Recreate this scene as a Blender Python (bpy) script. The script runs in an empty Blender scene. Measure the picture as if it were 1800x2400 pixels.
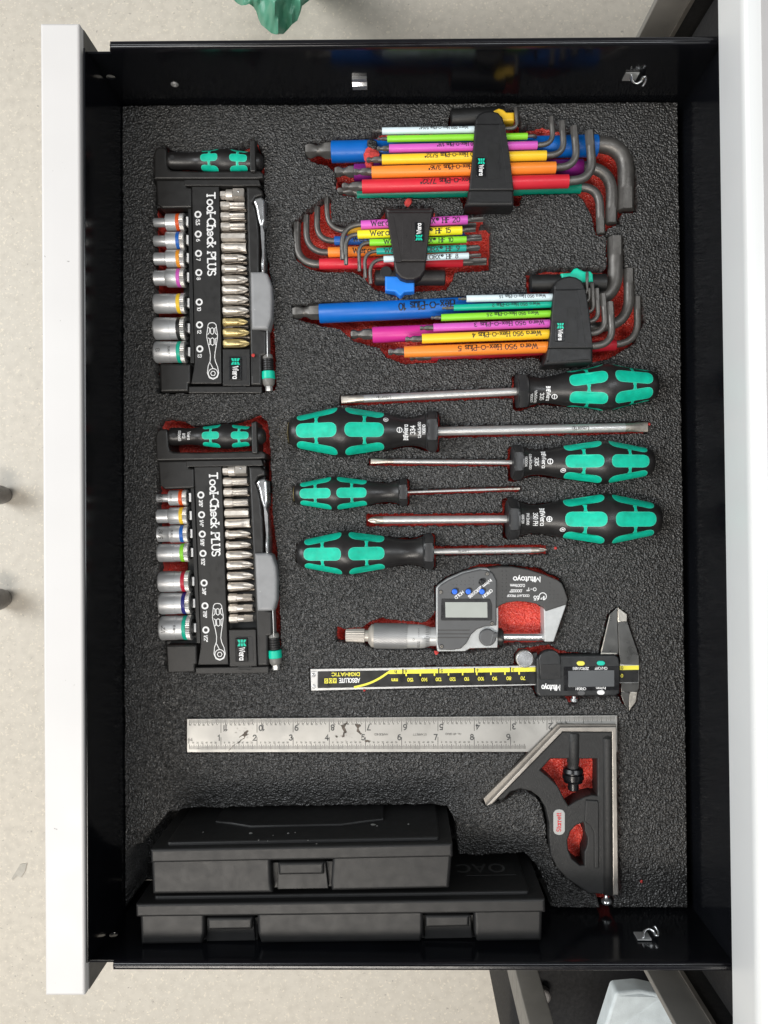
import bpy, bmesh, math, random
import numpy as np
from mathutils import Vector, Matrix
from mathutils.geometry import delaunay_2d_cdt, tessellate_polygon
random.seed(7)
S = 0.001                                   # helpers work in millimetres, Blender in metres
scene = bpy.context.scene
COL = scene.collection

# ------------------------------------------------------------------ camera
FPX = 1803.0                                # focal length in pixels of the 1800x2400 photograph
H = 545.0                                   # camera height above the top of the foam (z = 0)
NADIR = (937.0, 1210.0)
_n = Vector(((NADIR[0] - 900) / FPX, -(NADIR[1] - 1200) / FPX, -1)).normalized()
ROT = _n.rotation_difference(Vector((0, 0, -1))).to_matrix()
cam = bpy.data.cameras.new('camera')
cam.sensor_fit = 'VERTICAL'
cam.sensor_height = 36.0
cam.sensor_width = 27.0
cam.lens = 36.0 * FPX / 2400.0
cam.clip_start = 0.01
cam.clip_end = 50
camo = bpy.data.objects.new('camera', cam)
camo.matrix_world = Matrix.Translation((0, 0, H * S)) @ ROT.to_4x4()
COL.objects.link(camo)
scene.camera = camo

# ------------------------------------------------------------------ light of the room
world = bpy.data.worlds.new('World')
scene.world = world
world.use_nodes = True
wbg = world.node_tree.nodes['Background']
wbg.inputs[0].default_value = (0.96, 0.97, 1.0, 1)
wbg.inputs[1].default_value = 0.14


def lamp(name, loc, size, power, color, aim=(0, 0, 0)):
    l = bpy.data.lights.new(name, 'AREA')
    l.shape = 'RECTANGLE'
    l.size, l.size_y = size
    l.energy = power
    l.color = color
    o = bpy.data.objects.new(name, l)
    o.location = loc
    o.rotation_euler = (Vector(aim) - Vector(loc)).to_track_quat('-Z', 'Y').to_euler()
    COL.objects.link(o)
    o['kind'] = 'helper'


lamp('ceiling_lamp', (-0.7, -1.75, 2.9), (2.2, 0.6), 84, (1.0, 0.94, 0.86))
lamp('window_light', (-2.5, 0.5, 1.9), (1.4, 2.6), 98, (0.95, 0.98, 1.0))
lamp('ceiling_lamp', (1.25, 0.4, 2.9), (0.6, 2.2), 34, (0.93, 0.97, 1.0))
vs = scene.view_settings
vs.view_transform = 'Standard'
vs.look = 'None'
vs.exposure = 0.0
vs.gamma = 1.0
vs.use_curve_mapping = False
scene.render.engine = 'CYCLES'
scene.cycles.use_denoising = True
scene.cycles.max_bounces = 6
scene.cycles.sample_clamp_indirect = 4.0


# ------------------------------------------------------------------ from photograph pixel + height to a place (mm)
def P(px, py, z=0.0):
    d = ROT @ Vector(((px - 900) / FPX, -(py - 1200) / FPX, -1))
    t = (z - H) / d.z
    return Vector((d.x * t, d.y * t, z))


def PP(pts, z=0.0):
    return [P(x, y, z) for x, y in pts]


def crop(x0, y0, s):
    def f(*pts):
        return [(x0 + s * x, y0 + s * y) for x, y in pts]
    return f


# ------------------------------------------------------------------ materials
MATS = {}


def mat(name, col, rough=0.5, metal=0.0, spec=0.5, vary=0.06, vscale=60, bump=0.0, bscale=400, coat=0.0, rvar=0.08,
        spots=None, scratch=0.0, sss=0.0):
    m = bpy.data.materials.new(name)
    m.use_nodes = True
    nt = m.node_tree
    N, L = nt.nodes, nt.links
    b = N['Principled BSDF']
    b.inputs['Metallic'].default_value = metal
    b.inputs['Specular IOR Level'].default_value = spec
    b.inputs['Coat Weight'].default_value = coat
    b.inputs['Coat Roughness'].default_value = 0.08
    tc = N.new('ShaderNodeTexCoord')
    no = N.new('ShaderNodeTexNoise')
    no.inputs['Scale'].default_value = vscale
    no.inputs['Detail'].default_value = 5
    L.new(tc.outputs['Object'], no.inputs['Vector'])
    mr = N.new('ShaderNodeMapRange')
    mr.inputs['From Min'].default_value = 0.3
    mr.inputs['From Max'].default_value = 0.7
    mr.inputs['To Min'].default_value = 1 - vary
    mr.inputs['To Max'].default_value = 1 + vary
    L.new(no.outputs['Fac'], mr.inputs['Value'])
    mx = N.new('ShaderNodeVectorMath')
    mx.operation = 'SCALE'
    mx.inputs[0].default_value = col[:3]
    L.new(mr.outputs[0], mx.inputs['Scale'])
    out = mx.outputs[0]
    if spots:
        for (sc, lo, hi, scol) in spots:
            n2 = N.new('ShaderNodeTexNoise')
            n2.inputs['Scale'].default_value = sc
            n2.inputs['Detail'].default_value = 3
            L.new(tc.outputs['Object'], n2.inputs['Vector'])
            r2 = N.new('ShaderNodeMapRange')
            r2.inputs['From Min'].default_value = lo
            r2.inputs['From Max'].default_value = hi
            L.new(n2.outputs['Fac'], r2.inputs['Value'])
            mm = N.new('ShaderNodeMix')
            mm.data_type = 'RGBA'
            L.new(r2.outputs[0], mm.inputs[0])
            L.new(out, mm.inputs[6])
            mm.inputs[7].default_value = (*scol, 1)
            out = mm.outputs[2]
    L.new(out, b.inputs['Base Color'])
    n3 = N.new('ShaderNodeTexNoise')
    n3.inputs['Scale'].default_value = vscale * 2.3
    n3.inputs['Detail'].default_value = 4
    L.new(tc.outputs['Object'], n3.inputs['Vector'])
    r3 = N.new('ShaderNodeMapRange')
    r3.inputs['From Min'].default_value = 0.3
    r3.inputs['From Max'].default_value = 0.7
    r3.inputs['To Min'].default_value = max(0.02, rough - rvar)
    r3.inputs['To Max'].default_value = min(1, rough + rvar)
    L.new(n3.outputs['Fac'], r3.inputs['Value'])
    L.new(r3.outputs[0], b.inputs['Roughness'])
    if bump:
        nb = N.new('ShaderNodeTexNoise')
        nb.inputs['Scale'].default_value = bscale
        nb.inputs['Detail'].default_value = 3
        L.new(tc.outputs['Object'], nb.inputs['Vector'])
        bp = N.new('ShaderNodeBump')
        bp.inputs['Strength'].default_value = bump
        bp.inputs['Distance'].default_value = 0.0006
        L.new(nb.outputs['Fac'], bp.inputs['Height'])
        L.new(bp.outputs[0], b.inputs['Normal'])
    MATS[name] = m
    return m


def srgb(r, g, b):
    def f(c):
        c /= 255
        return c / 12.92 if c <= 0.04045 else ((c + 0.055) / 1.055) ** 2.4
    return (f(r), f(g), f(b))


mat('black_paint', (0.005, 0.0055, 0.007), 0.16, spec=0.30, vary=0.15, vscale=30, rvar=0.04)
mat('black_rim', (0.006, 0.006, 0.008), 0.2, spec=0.5, rvar=0.05)
mat('white_panel', (0.60, 0.588, 0.58), 0.42, spec=0.4, vary=0.025, vscale=14, bump=0.02, spots=[(300, 0.74, 0.77, (0.30, 0.29, 0.28))])
mat('panel_back', (0.09, 0.088, 0.085), 0.5)
mat('bench_white', (0.68, 0.69, 0.69), 0.35, spec=0.5, vary=0.02, vscale=9)
mat('bench_top', (0.42, 0.41, 0.41), 0.45, vary=0.03)
mat('leg_grey', (0.17, 0.163, 0.15), 0.45, vary=0.10, vscale=40)
mat('case_black', (0.0165, 0.0158, 0.0152), 0.42, spec=0.45, vary=0.12, vscale=90, bump=0.10, bscale=1500)
mat('case_black_b', (0.0085, 0.0085, 0.0087), 0.46, spec=0.38, vary=0.05, vscale=60, bump=0.10, bscale=2200, rvar=0.04)
mat('deep_black', (0.008, 0.008, 0.008), 0.5)
mat('holder_black', (0.0105, 0.0105, 0.011), 0.48, spec=0.45, vary=0.10, vscale=120, bump=0.12, bscale=1400)
mat('holder_brown', (0.0165, 0.0138, 0.0138), 0.48, spec=0.45, vary=0.10, vscale=120, bump=0.12, bscale=1400)
mat('gloss_black', (0.004, 0.004, 0.005), 0.28, spec=0.45)
mat('handle_black', (0.014, 0.013, 0.013), 0.38, spec=0.5, vary=0.18, vscale=70, bump=0.05, bscale=900)
mat('bolster_black', (0.022, 0.022, 0.023), 0.42, spec=0.5)
mat('teal_rubber', srgb(0, 182, 152), 0.55, spec=0.35, vary=0.16, vscale=180, bump=0.08, bscale=1500,
    spots=[(900, 0.70, 0.78, srgb(20, 90, 85))])
mat('teal_rim', srgb(70, 205, 175), 0.5)
mat('teal_plastic', srgb(0, 192, 160), 0.35)
mat('print_white', (0.80, 0.80, 0.80), 0.5, vary=0.03)
mat('print_grey', (0.50, 0.50, 0.49), 0.5)
mat('dust', (0.22, 0.22, 0.21), 0.8)
mat('floor_scuff', (0.45, 0.42, 0.365), 0.6, vary=0.2)
mat('print_black', (0.012, 0.012, 0.014), 0.45)
mat('print_dark', (0.05, 0.05, 0.05), 0.5)
mat('etch_grey', (0.035, 0.033, 0.031), 0.5)
mat('plate_grey', (0.36, 0.36, 0.35), 0.45)
mat('knurl_grey', (0.33, 0.33, 0.33), 0.42, metal=0.5)
mat('print_red', srgb(190, 40, 45), 0.5)
mat('chrome', (0.72, 0.73, 0.74), 0.24, metal=0.9, vary=0.03, rvar=0.05)
mat('satin_chrome', (0.52, 0.52, 0.515), 0.40, metal=0.7, vary=0.05, vscale=150, rvar=0.08)
mat('socket_steel', (0.56, 0.57, 0.58), 0.42, metal=0.65, vary=0.05, vscale=120, rvar=0.07)
mat('socket_knurl', (0.60, 0.59, 0.57), 0.42, metal=0.8)
mat('bit_steel', (0.68, 0.63, 0.57), 0.44, metal=0.75, vary=0.10, vscale=300, rvar=0.1)
mat('bit_gold', (0.66, 0.53, 0.25), 0.42, metal=0.75, vary=0.10, vscale=300, rvar=0.1)
mat('bit_shaded', (0.22, 0.19, 0.16), 0.4, metal=0.9, vary=0.15, vscale=300)  # bit steel with the shade under the upper row put into its colour
mat('key_steel', (0.145, 0.138, 0.13), 0.46, metal=0.7, spec=0.5, vary=0.16, vscale=160, rvar=0.09,
    bump=0.05, bscale=900)
mat('blade_steel', (0.50, 0.46, 0.41), 0.42, metal=0.9, vary=0.12, vscale=200, spots=[(120, 0.62, 0.7, (0.20, 0.16, 0.13))])
mat('rule_steel', (0.33, 0.325, 0.31), 0.42, metal=0.65, vary=0.15, vscale=28, rvar=0.1, bump=0.04, bscale=500)
mat('rule_stain', (0.075, 0.058, 0.046), 0.65, vary=0.6, vscale=300)
mat('rule_smudge', (0.30, 0.285, 0.27), 0.5, metal=0.5, vary=0.3, vscale=400)
mat('cast_black', (0.0135, 0.0135, 0.0135), 0.55, spec=0.45, vary=0.2, vscale=250, bump=0.35, bscale=900)
mat('machined', (0.36, 0.335, 0.305), 0.42, metal=0.85, vary=0.12, vscale=60, rvar=0.1)
mat('machined_dark', (0.26, 0.24, 0.215), 0.45, metal=0.85, vary=0.15, vscale=60)
mat('mic_grey', (0.088, 0.089, 0.091), 0.42, spec=0.45, vary=0.05, vscale=90, bump=0.04, bscale=1500)
mat('mic_dark', (0.055, 0.054, 0.053), 0.48, spec=0.4, vary=0.06, vscale=90, bump=0.04, bscale=1500)
mat('mic_alu', (0.46, 0.47, 0.47), 0.42, metal=0.4, vary=0.08, vscale=200, bump=0.12, bscale=700)
mat('mic_white', (0.50, 0.50, 0.495), 0.42, metal=0.4, vary=0.03, vscale=90)
mat('mic_cream', (0.46, 0.425, 0.38), 0.42, metal=0.3, vary=0.04)
mat('lcd', (0.40, 0.42, 0.39), 0.16, spec=0.5, vary=0.03, coat=0.5)
mat('lcd_dark', (0.11, 0.115, 0.12), 0.14, spec=0.5, coat=0.5)
mat('bezel', (0.018, 0.018, 0.018), 0.3)
mat('button_blue', srgb(48, 110, 225), 0.32, vary=0.04)
mat('button_yellow', srgb(232, 220, 90), 0.35)
mat('button_teal', srgb(20, 190, 165), 0.35)
mat('cal_black', (0.016, 0.017, 0.018), 0.36, spec=0.5, vary=0.1, vscale=90, bump=0.05, bscale=1200)
mat('cal_scale', (0.010, 0.010, 0.010), 0.32)
mat('cal_yellow', srgb(232, 222, 70), 0.4)
mat('jaw_steel', (0.14, 0.138, 0.132), 0.30, metal=1.0, vary=0.06, vscale=60, rvar=0.06)
mat('jaw_bright', (0.50, 0.47, 0.42), 0.34, metal=1.0, vary=0.12, vscale=300)
mat('clip_grey', (0.26, 0.263, 0.27), 0.5, vary=0.08, vscale=120, bump=0.06,
    spots=[(420, 0.72, 0.76, (0.55, 0.55, 0.55))])
mat('adapter_grey', (0.16, 0.155, 0.145), 0.45)
mat('brass', (0.62, 0.50, 0.22), 0.35, metal=0.8)
mat('red_crumb', srgb(190, 62, 58), 0.85, vary=0.3, vscale=500, bump=0.5, bscale=900)
mat('green_bag', srgb(84, 148, 122), 0.36, spec=0.5, vary=0.25, vscale=30)
mat('cloth_white', (0.62, 0.68, 0.70), 0.8, vary=0.10, vscale=70, bump=0.5, bscale=700)
mat('bag_black', (0.006, 0.006, 0.007), 0.75, vary=0.25, vscale=120, bump=0.5, bscale=900)
mat('caster_grey', (0.16, 0.15, 0.145), 0.4)
for nm, c in dict(white=(205, 222, 228), lime=(132, 214, 40), pink=(206, 84, 186), yellow=(240, 196, 34), orange=(242, 132, 38),
                  red=(214, 36, 52), blue=(0, 98, 190), purple=(122, 22, 112), teal=(0, 132, 108), magenta=(206, 40, 140),
                  tealbright=(0, 172, 142), amber=(222, 160, 26), lemon=(240, 224, 30), torxblue=(22, 88, 172),
                  torxteal=(22, 156, 140), navy=(34, 34, 120), crimson=(190, 22, 52), ringorange=(222, 82, 24),
                  ringblue=(20, 96, 190), ringamber=(236, 150, 30), dialyellow=(232, 184, 36), dialblue=(30, 128, 235),
                  dialteal=(0, 190, 156), redlow=(170, 24, 40)).items():
    c = [q * .93 + .07 * (0.3 * c[0] + 0.59 * c[1] + 0.11 * c[2]) for q in c]
    mat('c_' + nm, srgb(*c), 0.40, spec=0.42, vary=0.05, vscale=80, rvar=0.06)


def floor_material():
    m = bpy.data.materials.new('concrete_floor')
    m.use_nodes = True
    N, L = m.node_tree.nodes, m.node_tree.links
    b = N['Principled BSDF']
    b.inputs['Roughness'].default_value = 0.5
    tc = N.new('ShaderNodeTexCoord')

    def noise(sc, det, lo, hi):
        n = N.new('ShaderNodeTexNoise')
        n.inputs['Scale'].default_value = sc
        n.inputs['Detail'].default_value = det
        L.new(tc.outputs['Object'], n.inputs['Vector'])
        r = N.new('ShaderNodeMapRange')
        r.inputs['From Min'].default_value = lo
        r.inputs['From Max'].default_value = hi
        L.new(n.outputs['Fac'], r.inputs['Value'])
        return r.outputs[0]

    def mix(f, a, c):
        mm = N.new('ShaderNodeMix')
        mm.data_type = 'RGBA'
        L.new(f, mm.inputs[0])
        if isinstance(a, tuple):
            mm.inputs[6].default_value = (*a, 1)
        else:
            L.new(a, mm.inputs[6])
        mm.inputs[7].default_value = (*c, 1)
        return mm.outputs[2]
    o = mix(noise(3.5, 3, 0.35, 0.65), (0.55, 0.51, 0.44), (0.59, 0.54, 0.46))
    o = mix(noise(75, 6, 0.42, 0.80), o, (0.485, 0.445, 0.38))
    o = mix(noise(260, 2, 0.60, 0.68), o, (0.66, 0.60, 0.50))
    o = mix(noise(190, 2, 0.70, 0.78), o, (0.36, 0.33, 0.29))
    o = mix(noise(330, 2, 0.73, 0.77), o, (0.24, 0.22, 0.20))
    L.new(o, b.inputs['Base Color'])
    MATS['floor'] = m


floor_material()


def foam_material():
    m = bpy.data.materials.new('two_layer_foam')
    m.use_nodes = True
    N, L = m.node_tree.nodes, m.node_tree.links
    b = N['Principled BSDF']
    tc = N.new('ShaderNodeTexCoord')
    sep = N.new('ShaderNodeSeparateXYZ')
    L.new(tc.outputs['Object'], sep.inputs[0])
    no = N.new('ShaderNodeTexNoise')
    no.inputs['Scale'].default_value = 300
    L.new(tc.outputs['Object'], no.inputs['Vector'])
    ad = N.new('ShaderNodeMath')
    ad.operation = 'MULTIPLY_ADD'
    ad.inputs[1].default_value = 0.003
    L.new(no.outputs['Fac'], ad.inputs[0])
    L.new(sep.outputs['Z'], ad.inputs[2])
    lt = N.new('ShaderNodeMath')
    lt.operation = 'LESS_THAN'
    lt.inputs[1].default_value = -0.0092
    L.new(ad.outputs[0], lt.inputs[0])
    n2 = N.new('ShaderNodeTexNoise')
    n2.inputs['Scale'].default_value = 420
    n2.inputs['Detail'].default_value = 4
    L.new(tc.outputs['Object'], n2.inputs['Vector'])

    def ramp(c0, c1):
        r = N.new('ShaderNodeValToRGB')
        r.color_ramp.elements[0].position = 0.35
        r.color_ramp.elements[1].position = 0.7
        r.color_ramp.elements[0].color = (*c0, 1)
        r.color_ramp.elements[1].color = (*c1, 1)
        L.new(n2.outputs['Fac'], r.inputs[0])
        return r.outputs[0]
    mm = N.new('ShaderNodeMix')
    mm.data_type = 'RGBA'
    L.new(lt.outputs[0], mm.inputs[0])
    L.new(ramp((0.012, 0.0118, 0.0115), (0.046, 0.045, 0.0438)), mm.inputs[6])
    L.new(ramp((0.62, 0.040, 0.028), (0.80, 0.085, 0.055)), mm.inputs[7])
    L.new(mm.outputs[2], b.inputs['Base Color'])
    b.inputs['Roughness'].default_value = 0.35
    b.inputs['Specular IOR Level'].default_value = 0.60
    vo = N.new('ShaderNodeTexVoronoi')
    vo.inputs['Scale'].default_value = 740
    L.new(tc.outputs['Object'], vo.inputs['Vector'])
    bp = N.new('ShaderNodeBump')
    bp.inputs['Strength'].default_value = 0.9
    bp.inputs['Distance'].default_value = 0.0011
    L.new(vo.outputs['Distance'], bp.inputs['Height'])
    L.new(bp.outputs[0], b.inputs['Normal'])
    MATS['foam'] = m
    k = m.copy()
    k.name = 'black_foam'
    k.node_tree.nodes[lt.name].inputs[1].default_value = -9.0
    MATS['foam_black'] = k
    k = m.copy()
    k.name = 'red_foam'
    k.node_tree.nodes[lt.name].inputs[1].default_value = 9.0
    MATS['foam_red'] = k


foam_material()

# ------------------------------------------------------------------ mesh helpers (V in mm, F index lists)
ORIG = {}


def join(*vfs):
    V, F = [], []
    for v, f in vfs:
        n = len(V)
        V += list(v)
        F += [[i + n for i in q] for q in f]
    return V, F


def xf(vf, M):
    return [M @ Vector(v) for v in vf[0]], vf[1]


def new_mesh(name, vf, m, smooth=40, recalc=True, flat=True):
    V, F = vf
    me = bpy.data.meshes.new(name)
    me.from_pydata([(v[0] * S, v[1] * S, v[2] * S) for v in V], [], F)
    if recalc:
        bm = bmesh.new()
        bm.from_mesh(me)
        bmesh.ops.recalc_face_normals(bm, faces=bm.faces)
        bm.to_mesh(me)
        bm.free()
    if smooth:
        me.set_sharp_from_angle(angle=math.radians(smooth))
        me.polygons.foreach_set('use_smooth', [not (flat and recalc and len(p.vertices) == 3) for p in me.polygons])
    me.materials.append(MATS[m])
    return me


def mk(name, vf, m, parent=None, smooth=40, origin=None, recalc=True, flat=True):
    """one mesh object; under a parent whose verts are given in the parent's world mm, its origin is taken off"""
    o0 = origin
    if parent is not None:
        o0 = ORIG.get(parent.name)
    V, F = vf
    if o0 is not None:
        V = [Vector(v) - o0 for v in V]
    o = bpy.data.objects.new(name, new_mesh(name, (V, F), m, smooth, recalc, flat))
    COL.objects.link(o)
    if parent is not None:
        o.parent = parent
        if o0 is not None:
            ORIG[o.name] = o0
    elif o0 is not None:
        o.location = o0 * S
        ORIG[o.name] = o0
    return o


def tag(o, label=None, cat=None, group=None, kind=None):
    if label: o['label'] = label
    if cat: o['category'] = cat
    if group: o['group'] = group
    if kind: o['kind'] = kind
    return o


def thing(name, label, cat, M=None, group=None, origin=None):
    o = bpy.data.objects.new(name, None)
    o.empty_display_size = 0.01
    COL.objects.link(o)
    if M is not None:
        mw = M.copy()
        mw.translation = mw.translation * S
        o.matrix_world = mw
    if origin is not None:
        o.location = origin * S
        ORIG[o.name] = origin
    return tag(o, label, cat, group)


def frame(a, b):
    """local frame with x from a to b, z as near up as can be"""
    x = (b - a).normalized()
    y = Vector((0, 0, 1)).cross(x).normalized()
    z = x.cross(y)
    M = Matrix((x, y, z)).transposed().to_4x4()
    M.translation = a
    return M


def sect(kind, th):
    if kind == 'h':
        a = (th % (math.pi / 3)) - math.pi / 6
        return math.cos(math.pi / 6) / math.cos(a)
    if kind == 's':
        a = (th % (math.pi / 2)) - math.pi / 4
        return 1 / max(math.cos(a), abs(math.sin(a))) if False else math.cos(math.pi / 4) / math.cos(a) * 1.25
    if kind == 't':
        return 0.84 + 0.16 * math.cos(6 * th)
    if kind == 'x':
        return 0.50 + 0.50 * abs(math.cos(2 * th)) ** 1.6
    if kind == 'k':
        return 1.0 + 0.022 * math.cos(36 * th)
    if kind == 'r':
        return 1.0 + 0.05 * math.cos(18 * th)
    return 1.0


def lathe(prof, n=36, caps=True, roll=0.0):
    """prof: (x, r[, kind[, zscale]]) along local x"""
    V, F = [], []
    for p in prof:
        x, r = p[0], p[1]
        k = p[2] if len(p) > 2 else 'c'
        zs = p[3] if len(p) > 3 else 1.0
        ys = p[4] if len(p) > 4 else 1.0
        for i in range(n):
            th = 2 * math.pi * i / n
            q = r * sect(k, th)
            V.append((x, q * math.cos(th + roll) * ys, q * math.sin(th + roll) * zs))
    m = len(prof)
    for j in range(m - 1):
        for i in range(n):
            a, b = j * n + i, j * n + (i + 1) % n
            F.append([a, b, b + n, a + n])
    if caps:
        F.append(list(range(n))[::-1])
        F.append([(m - 1) * n + i for i in range(n)])
    return V, F


def tube(path, rads, n=18, kinds=None, caps=True, up=Vector((0, 0, 1)), phase=0.0):
    V, F = [], []
    m = len(path)
    for j, p in enumerate(path):
        t = (path[min(j + 1, m - 1)] - path[max(j - 1, 0)]).normalized()
        s = up.cross(t)
        if s.length < 1e-5:
            s = Vector((0, 1, 0)).cross(t)
        s.normalize()
        u = t.cross(s)
        for i in range(n):
            th = 2 * math.pi * i / n
            r = rads[j] * (sect(kinds[j], th) if kinds else 1)
            V.append(p + s * (r * math.cos(th + phase)) + u * (r * math.sin(th + phase)))
    for j in range(m - 1):
        for i in range(n):
            a, b = j * n + i, j * n + (i + 1) % n
            F.append([a, b, b + n, a + n])
    if caps:
        F.append(list(range(n))[::-1])
        F.append([(m - 1) * n + i for i in range(n)])
    return V, F


def fillet(poly, r, n=4):
    """round the corners of a closed outline (r one value or per corner)"""
    out = []
    m = len(poly)
    for i in range(m):
        p = Vector(poly[i][:2])
        a = Vector(poly[i - 1][:2])
        b = Vector(poly[(i + 1) % m][:2])
        rr = r[i] if isinstance(r, (list, tuple)) else r
        da, db = (a - p), (b - p)
        d = max(1e-3, min(rr, da.length * 0.45, db.length * 0.45))
        if da.length < 1e-6 or db.length < 1e-6:
            out += [p] * (n + 1)
            continue
        s, e = p + da.normalized() * d, p + db.normalized() * d
        for k in range(n + 1):
            t = k / n
            out.append(s * (1 - t) ** 2 + p * (2 * t * (1 - t)) + e * t ** 2)
    return out


def inset(poly, d):
    """move every edge of a closed outline to its left by d"""
    m = len(poly)
    out = []
    for i in range(m):
        p = Vector(poly[i][:2])
        a, b = Vector(poly[i - 1][:2]), Vector(poly[(i + 1) % m][:2])
        e1, e2 = p - a, b - p
        e1 = e1.normalized() if e1.length > 1e-7 else e2.normalized()
        e2 = e2.normalized() if e2.length > 1e-7 else e1
        n1, n2 = Vector((-e1.y, e1.x)), Vector((-e2.y, e2.x))
        n = n1 + n2
        n = n.normalized() if n.length > 1e-6 else n1
        out.append(p + n * (d / max(0.45, n.dot(n1))))
    return out


def area2(poly):
    return sum(poly[i - 1][0] * poly[i][1] - poly[i][0] * poly[i - 1][1] for i in range(len(poly)))


def ext(outs, z0, z1, bevel=0.4, res=1, r=0.0):
    """outlines in mm (first outer, others holes) pulled from z0 to z1, the upper edges rounded over"""
    bevel = max(0.0, min(bevel, (z1 - z0) * 0.95))
    loops = []
    for i, o in enumerate(outs):
        o = [Vector(p[:2]) for p in o]
        if (area2(o) > 0) != (i == 0): o = o[::-1]
        loops.append(o)
    m = max(1, res + 1)
    levels = [(0.0, z0)] + [(bevel * (1 - math.cos(math.pi / 2 * t / m)), z1 - bevel * (1 - math.sin(math.pi / 2 * t / m))) for t in range(m + 1)]
    V, F = [], []
    tops = []
    bots = []
    for o in loops:
        n = None
        base = len(V)
        for (d, z) in levels:
            q = inset(o, d) if d > 1e-6 else o
            if r: q = fillet(q, max(r - d, 0.03))
            n = len(q)
            V += [Vector((p.x, p.y, z)) for p in q]
        for L_ in range(len(levels) - 1):
            for i in range(n):
                a, b = base + L_ * n + i, base + L_ * n + (i + 1) % n
                F.append([a, b, b + n, a + n])
        tops.append(list(range(base + (len(levels) - 1) * n, base + len(levels) * n)))
        bots.append(list(range(base, base + n)))
    for grp, flip in ((tops, False), (bots, True)):
        flat_i = [i for g in grp for i in g]
        for t in tessellate_polygon([[V[i] for i in g] for g in grp]):
            q = [flat_i[i] for i in t]
            F.append(q[::-1] if flip else q)
    return V, F


def spline(pts, k=5, closed=True):
    out = []
    m = len(pts)
    pts = [Vector(p) for p in pts]
    rng = range(m if closed else m - 1)
    for i in rng:
        if closed:
            a, b, c, d = pts[i - 1], pts[i], pts[(i + 1) % m], pts[(i + 2) % m]
        else:
            a, b, c, d = pts[max(i - 1, 0)], pts[i], pts[i + 1], pts[min(i + 2, m - 1)]
        for j in range(k):
            t = j / k
            out.append(0.5 * ((2 * b) + (c - a) * t + (2 * a - 5 * b + 4 * c - d) * t * t + (3 * b - a - 3 * c + d) * t ** 3))
    if not closed:
        out.append(pts[-1])
    return out


def xpx(outs, ztop, zbot, bevel=0.4, r=0.0, res=1):
    """outlines given in photo pixels, seen at height ztop"""
    o2 = []
    for o in outs:
        o2.append([(p.x, p.y) for p in PP(o, ztop)])
    return ext(o2, zbot, ztop, bevel, res, r)


def box(x0, x1, y0, y1, z0, z1, bevel=0.0):
    if bevel:
        return ext([[(x0, y0), (x1, y0), (x1, y1), (x0, y1)]], z0, z1, bevel, 3, bevel * 1.1)
    V = [Vector((x, y, z)) for z in (z0, z1) for y in (y0, y1) for x in (x0, x1)]
    F = [[0, 2, 3, 1], [4, 5, 7, 6], [0, 1, 5, 4], [2, 6, 7, 3], [0, 4, 6, 2], [1, 3, 7, 5]]
    return V, F


def ring_pts(cx, cy, r, n=24):
    return [(cx + r * math.cos(2 * math.pi * i / n), cy + r * math.sin(2 * math.pi * i / n)) for i in range(n)]


def disc(c, r, z0, z1, bevel=0.3, n=28):
    return ext([ring_pts(c[0], c[1], r, n)], z0, z1, bevel, 2)


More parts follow.
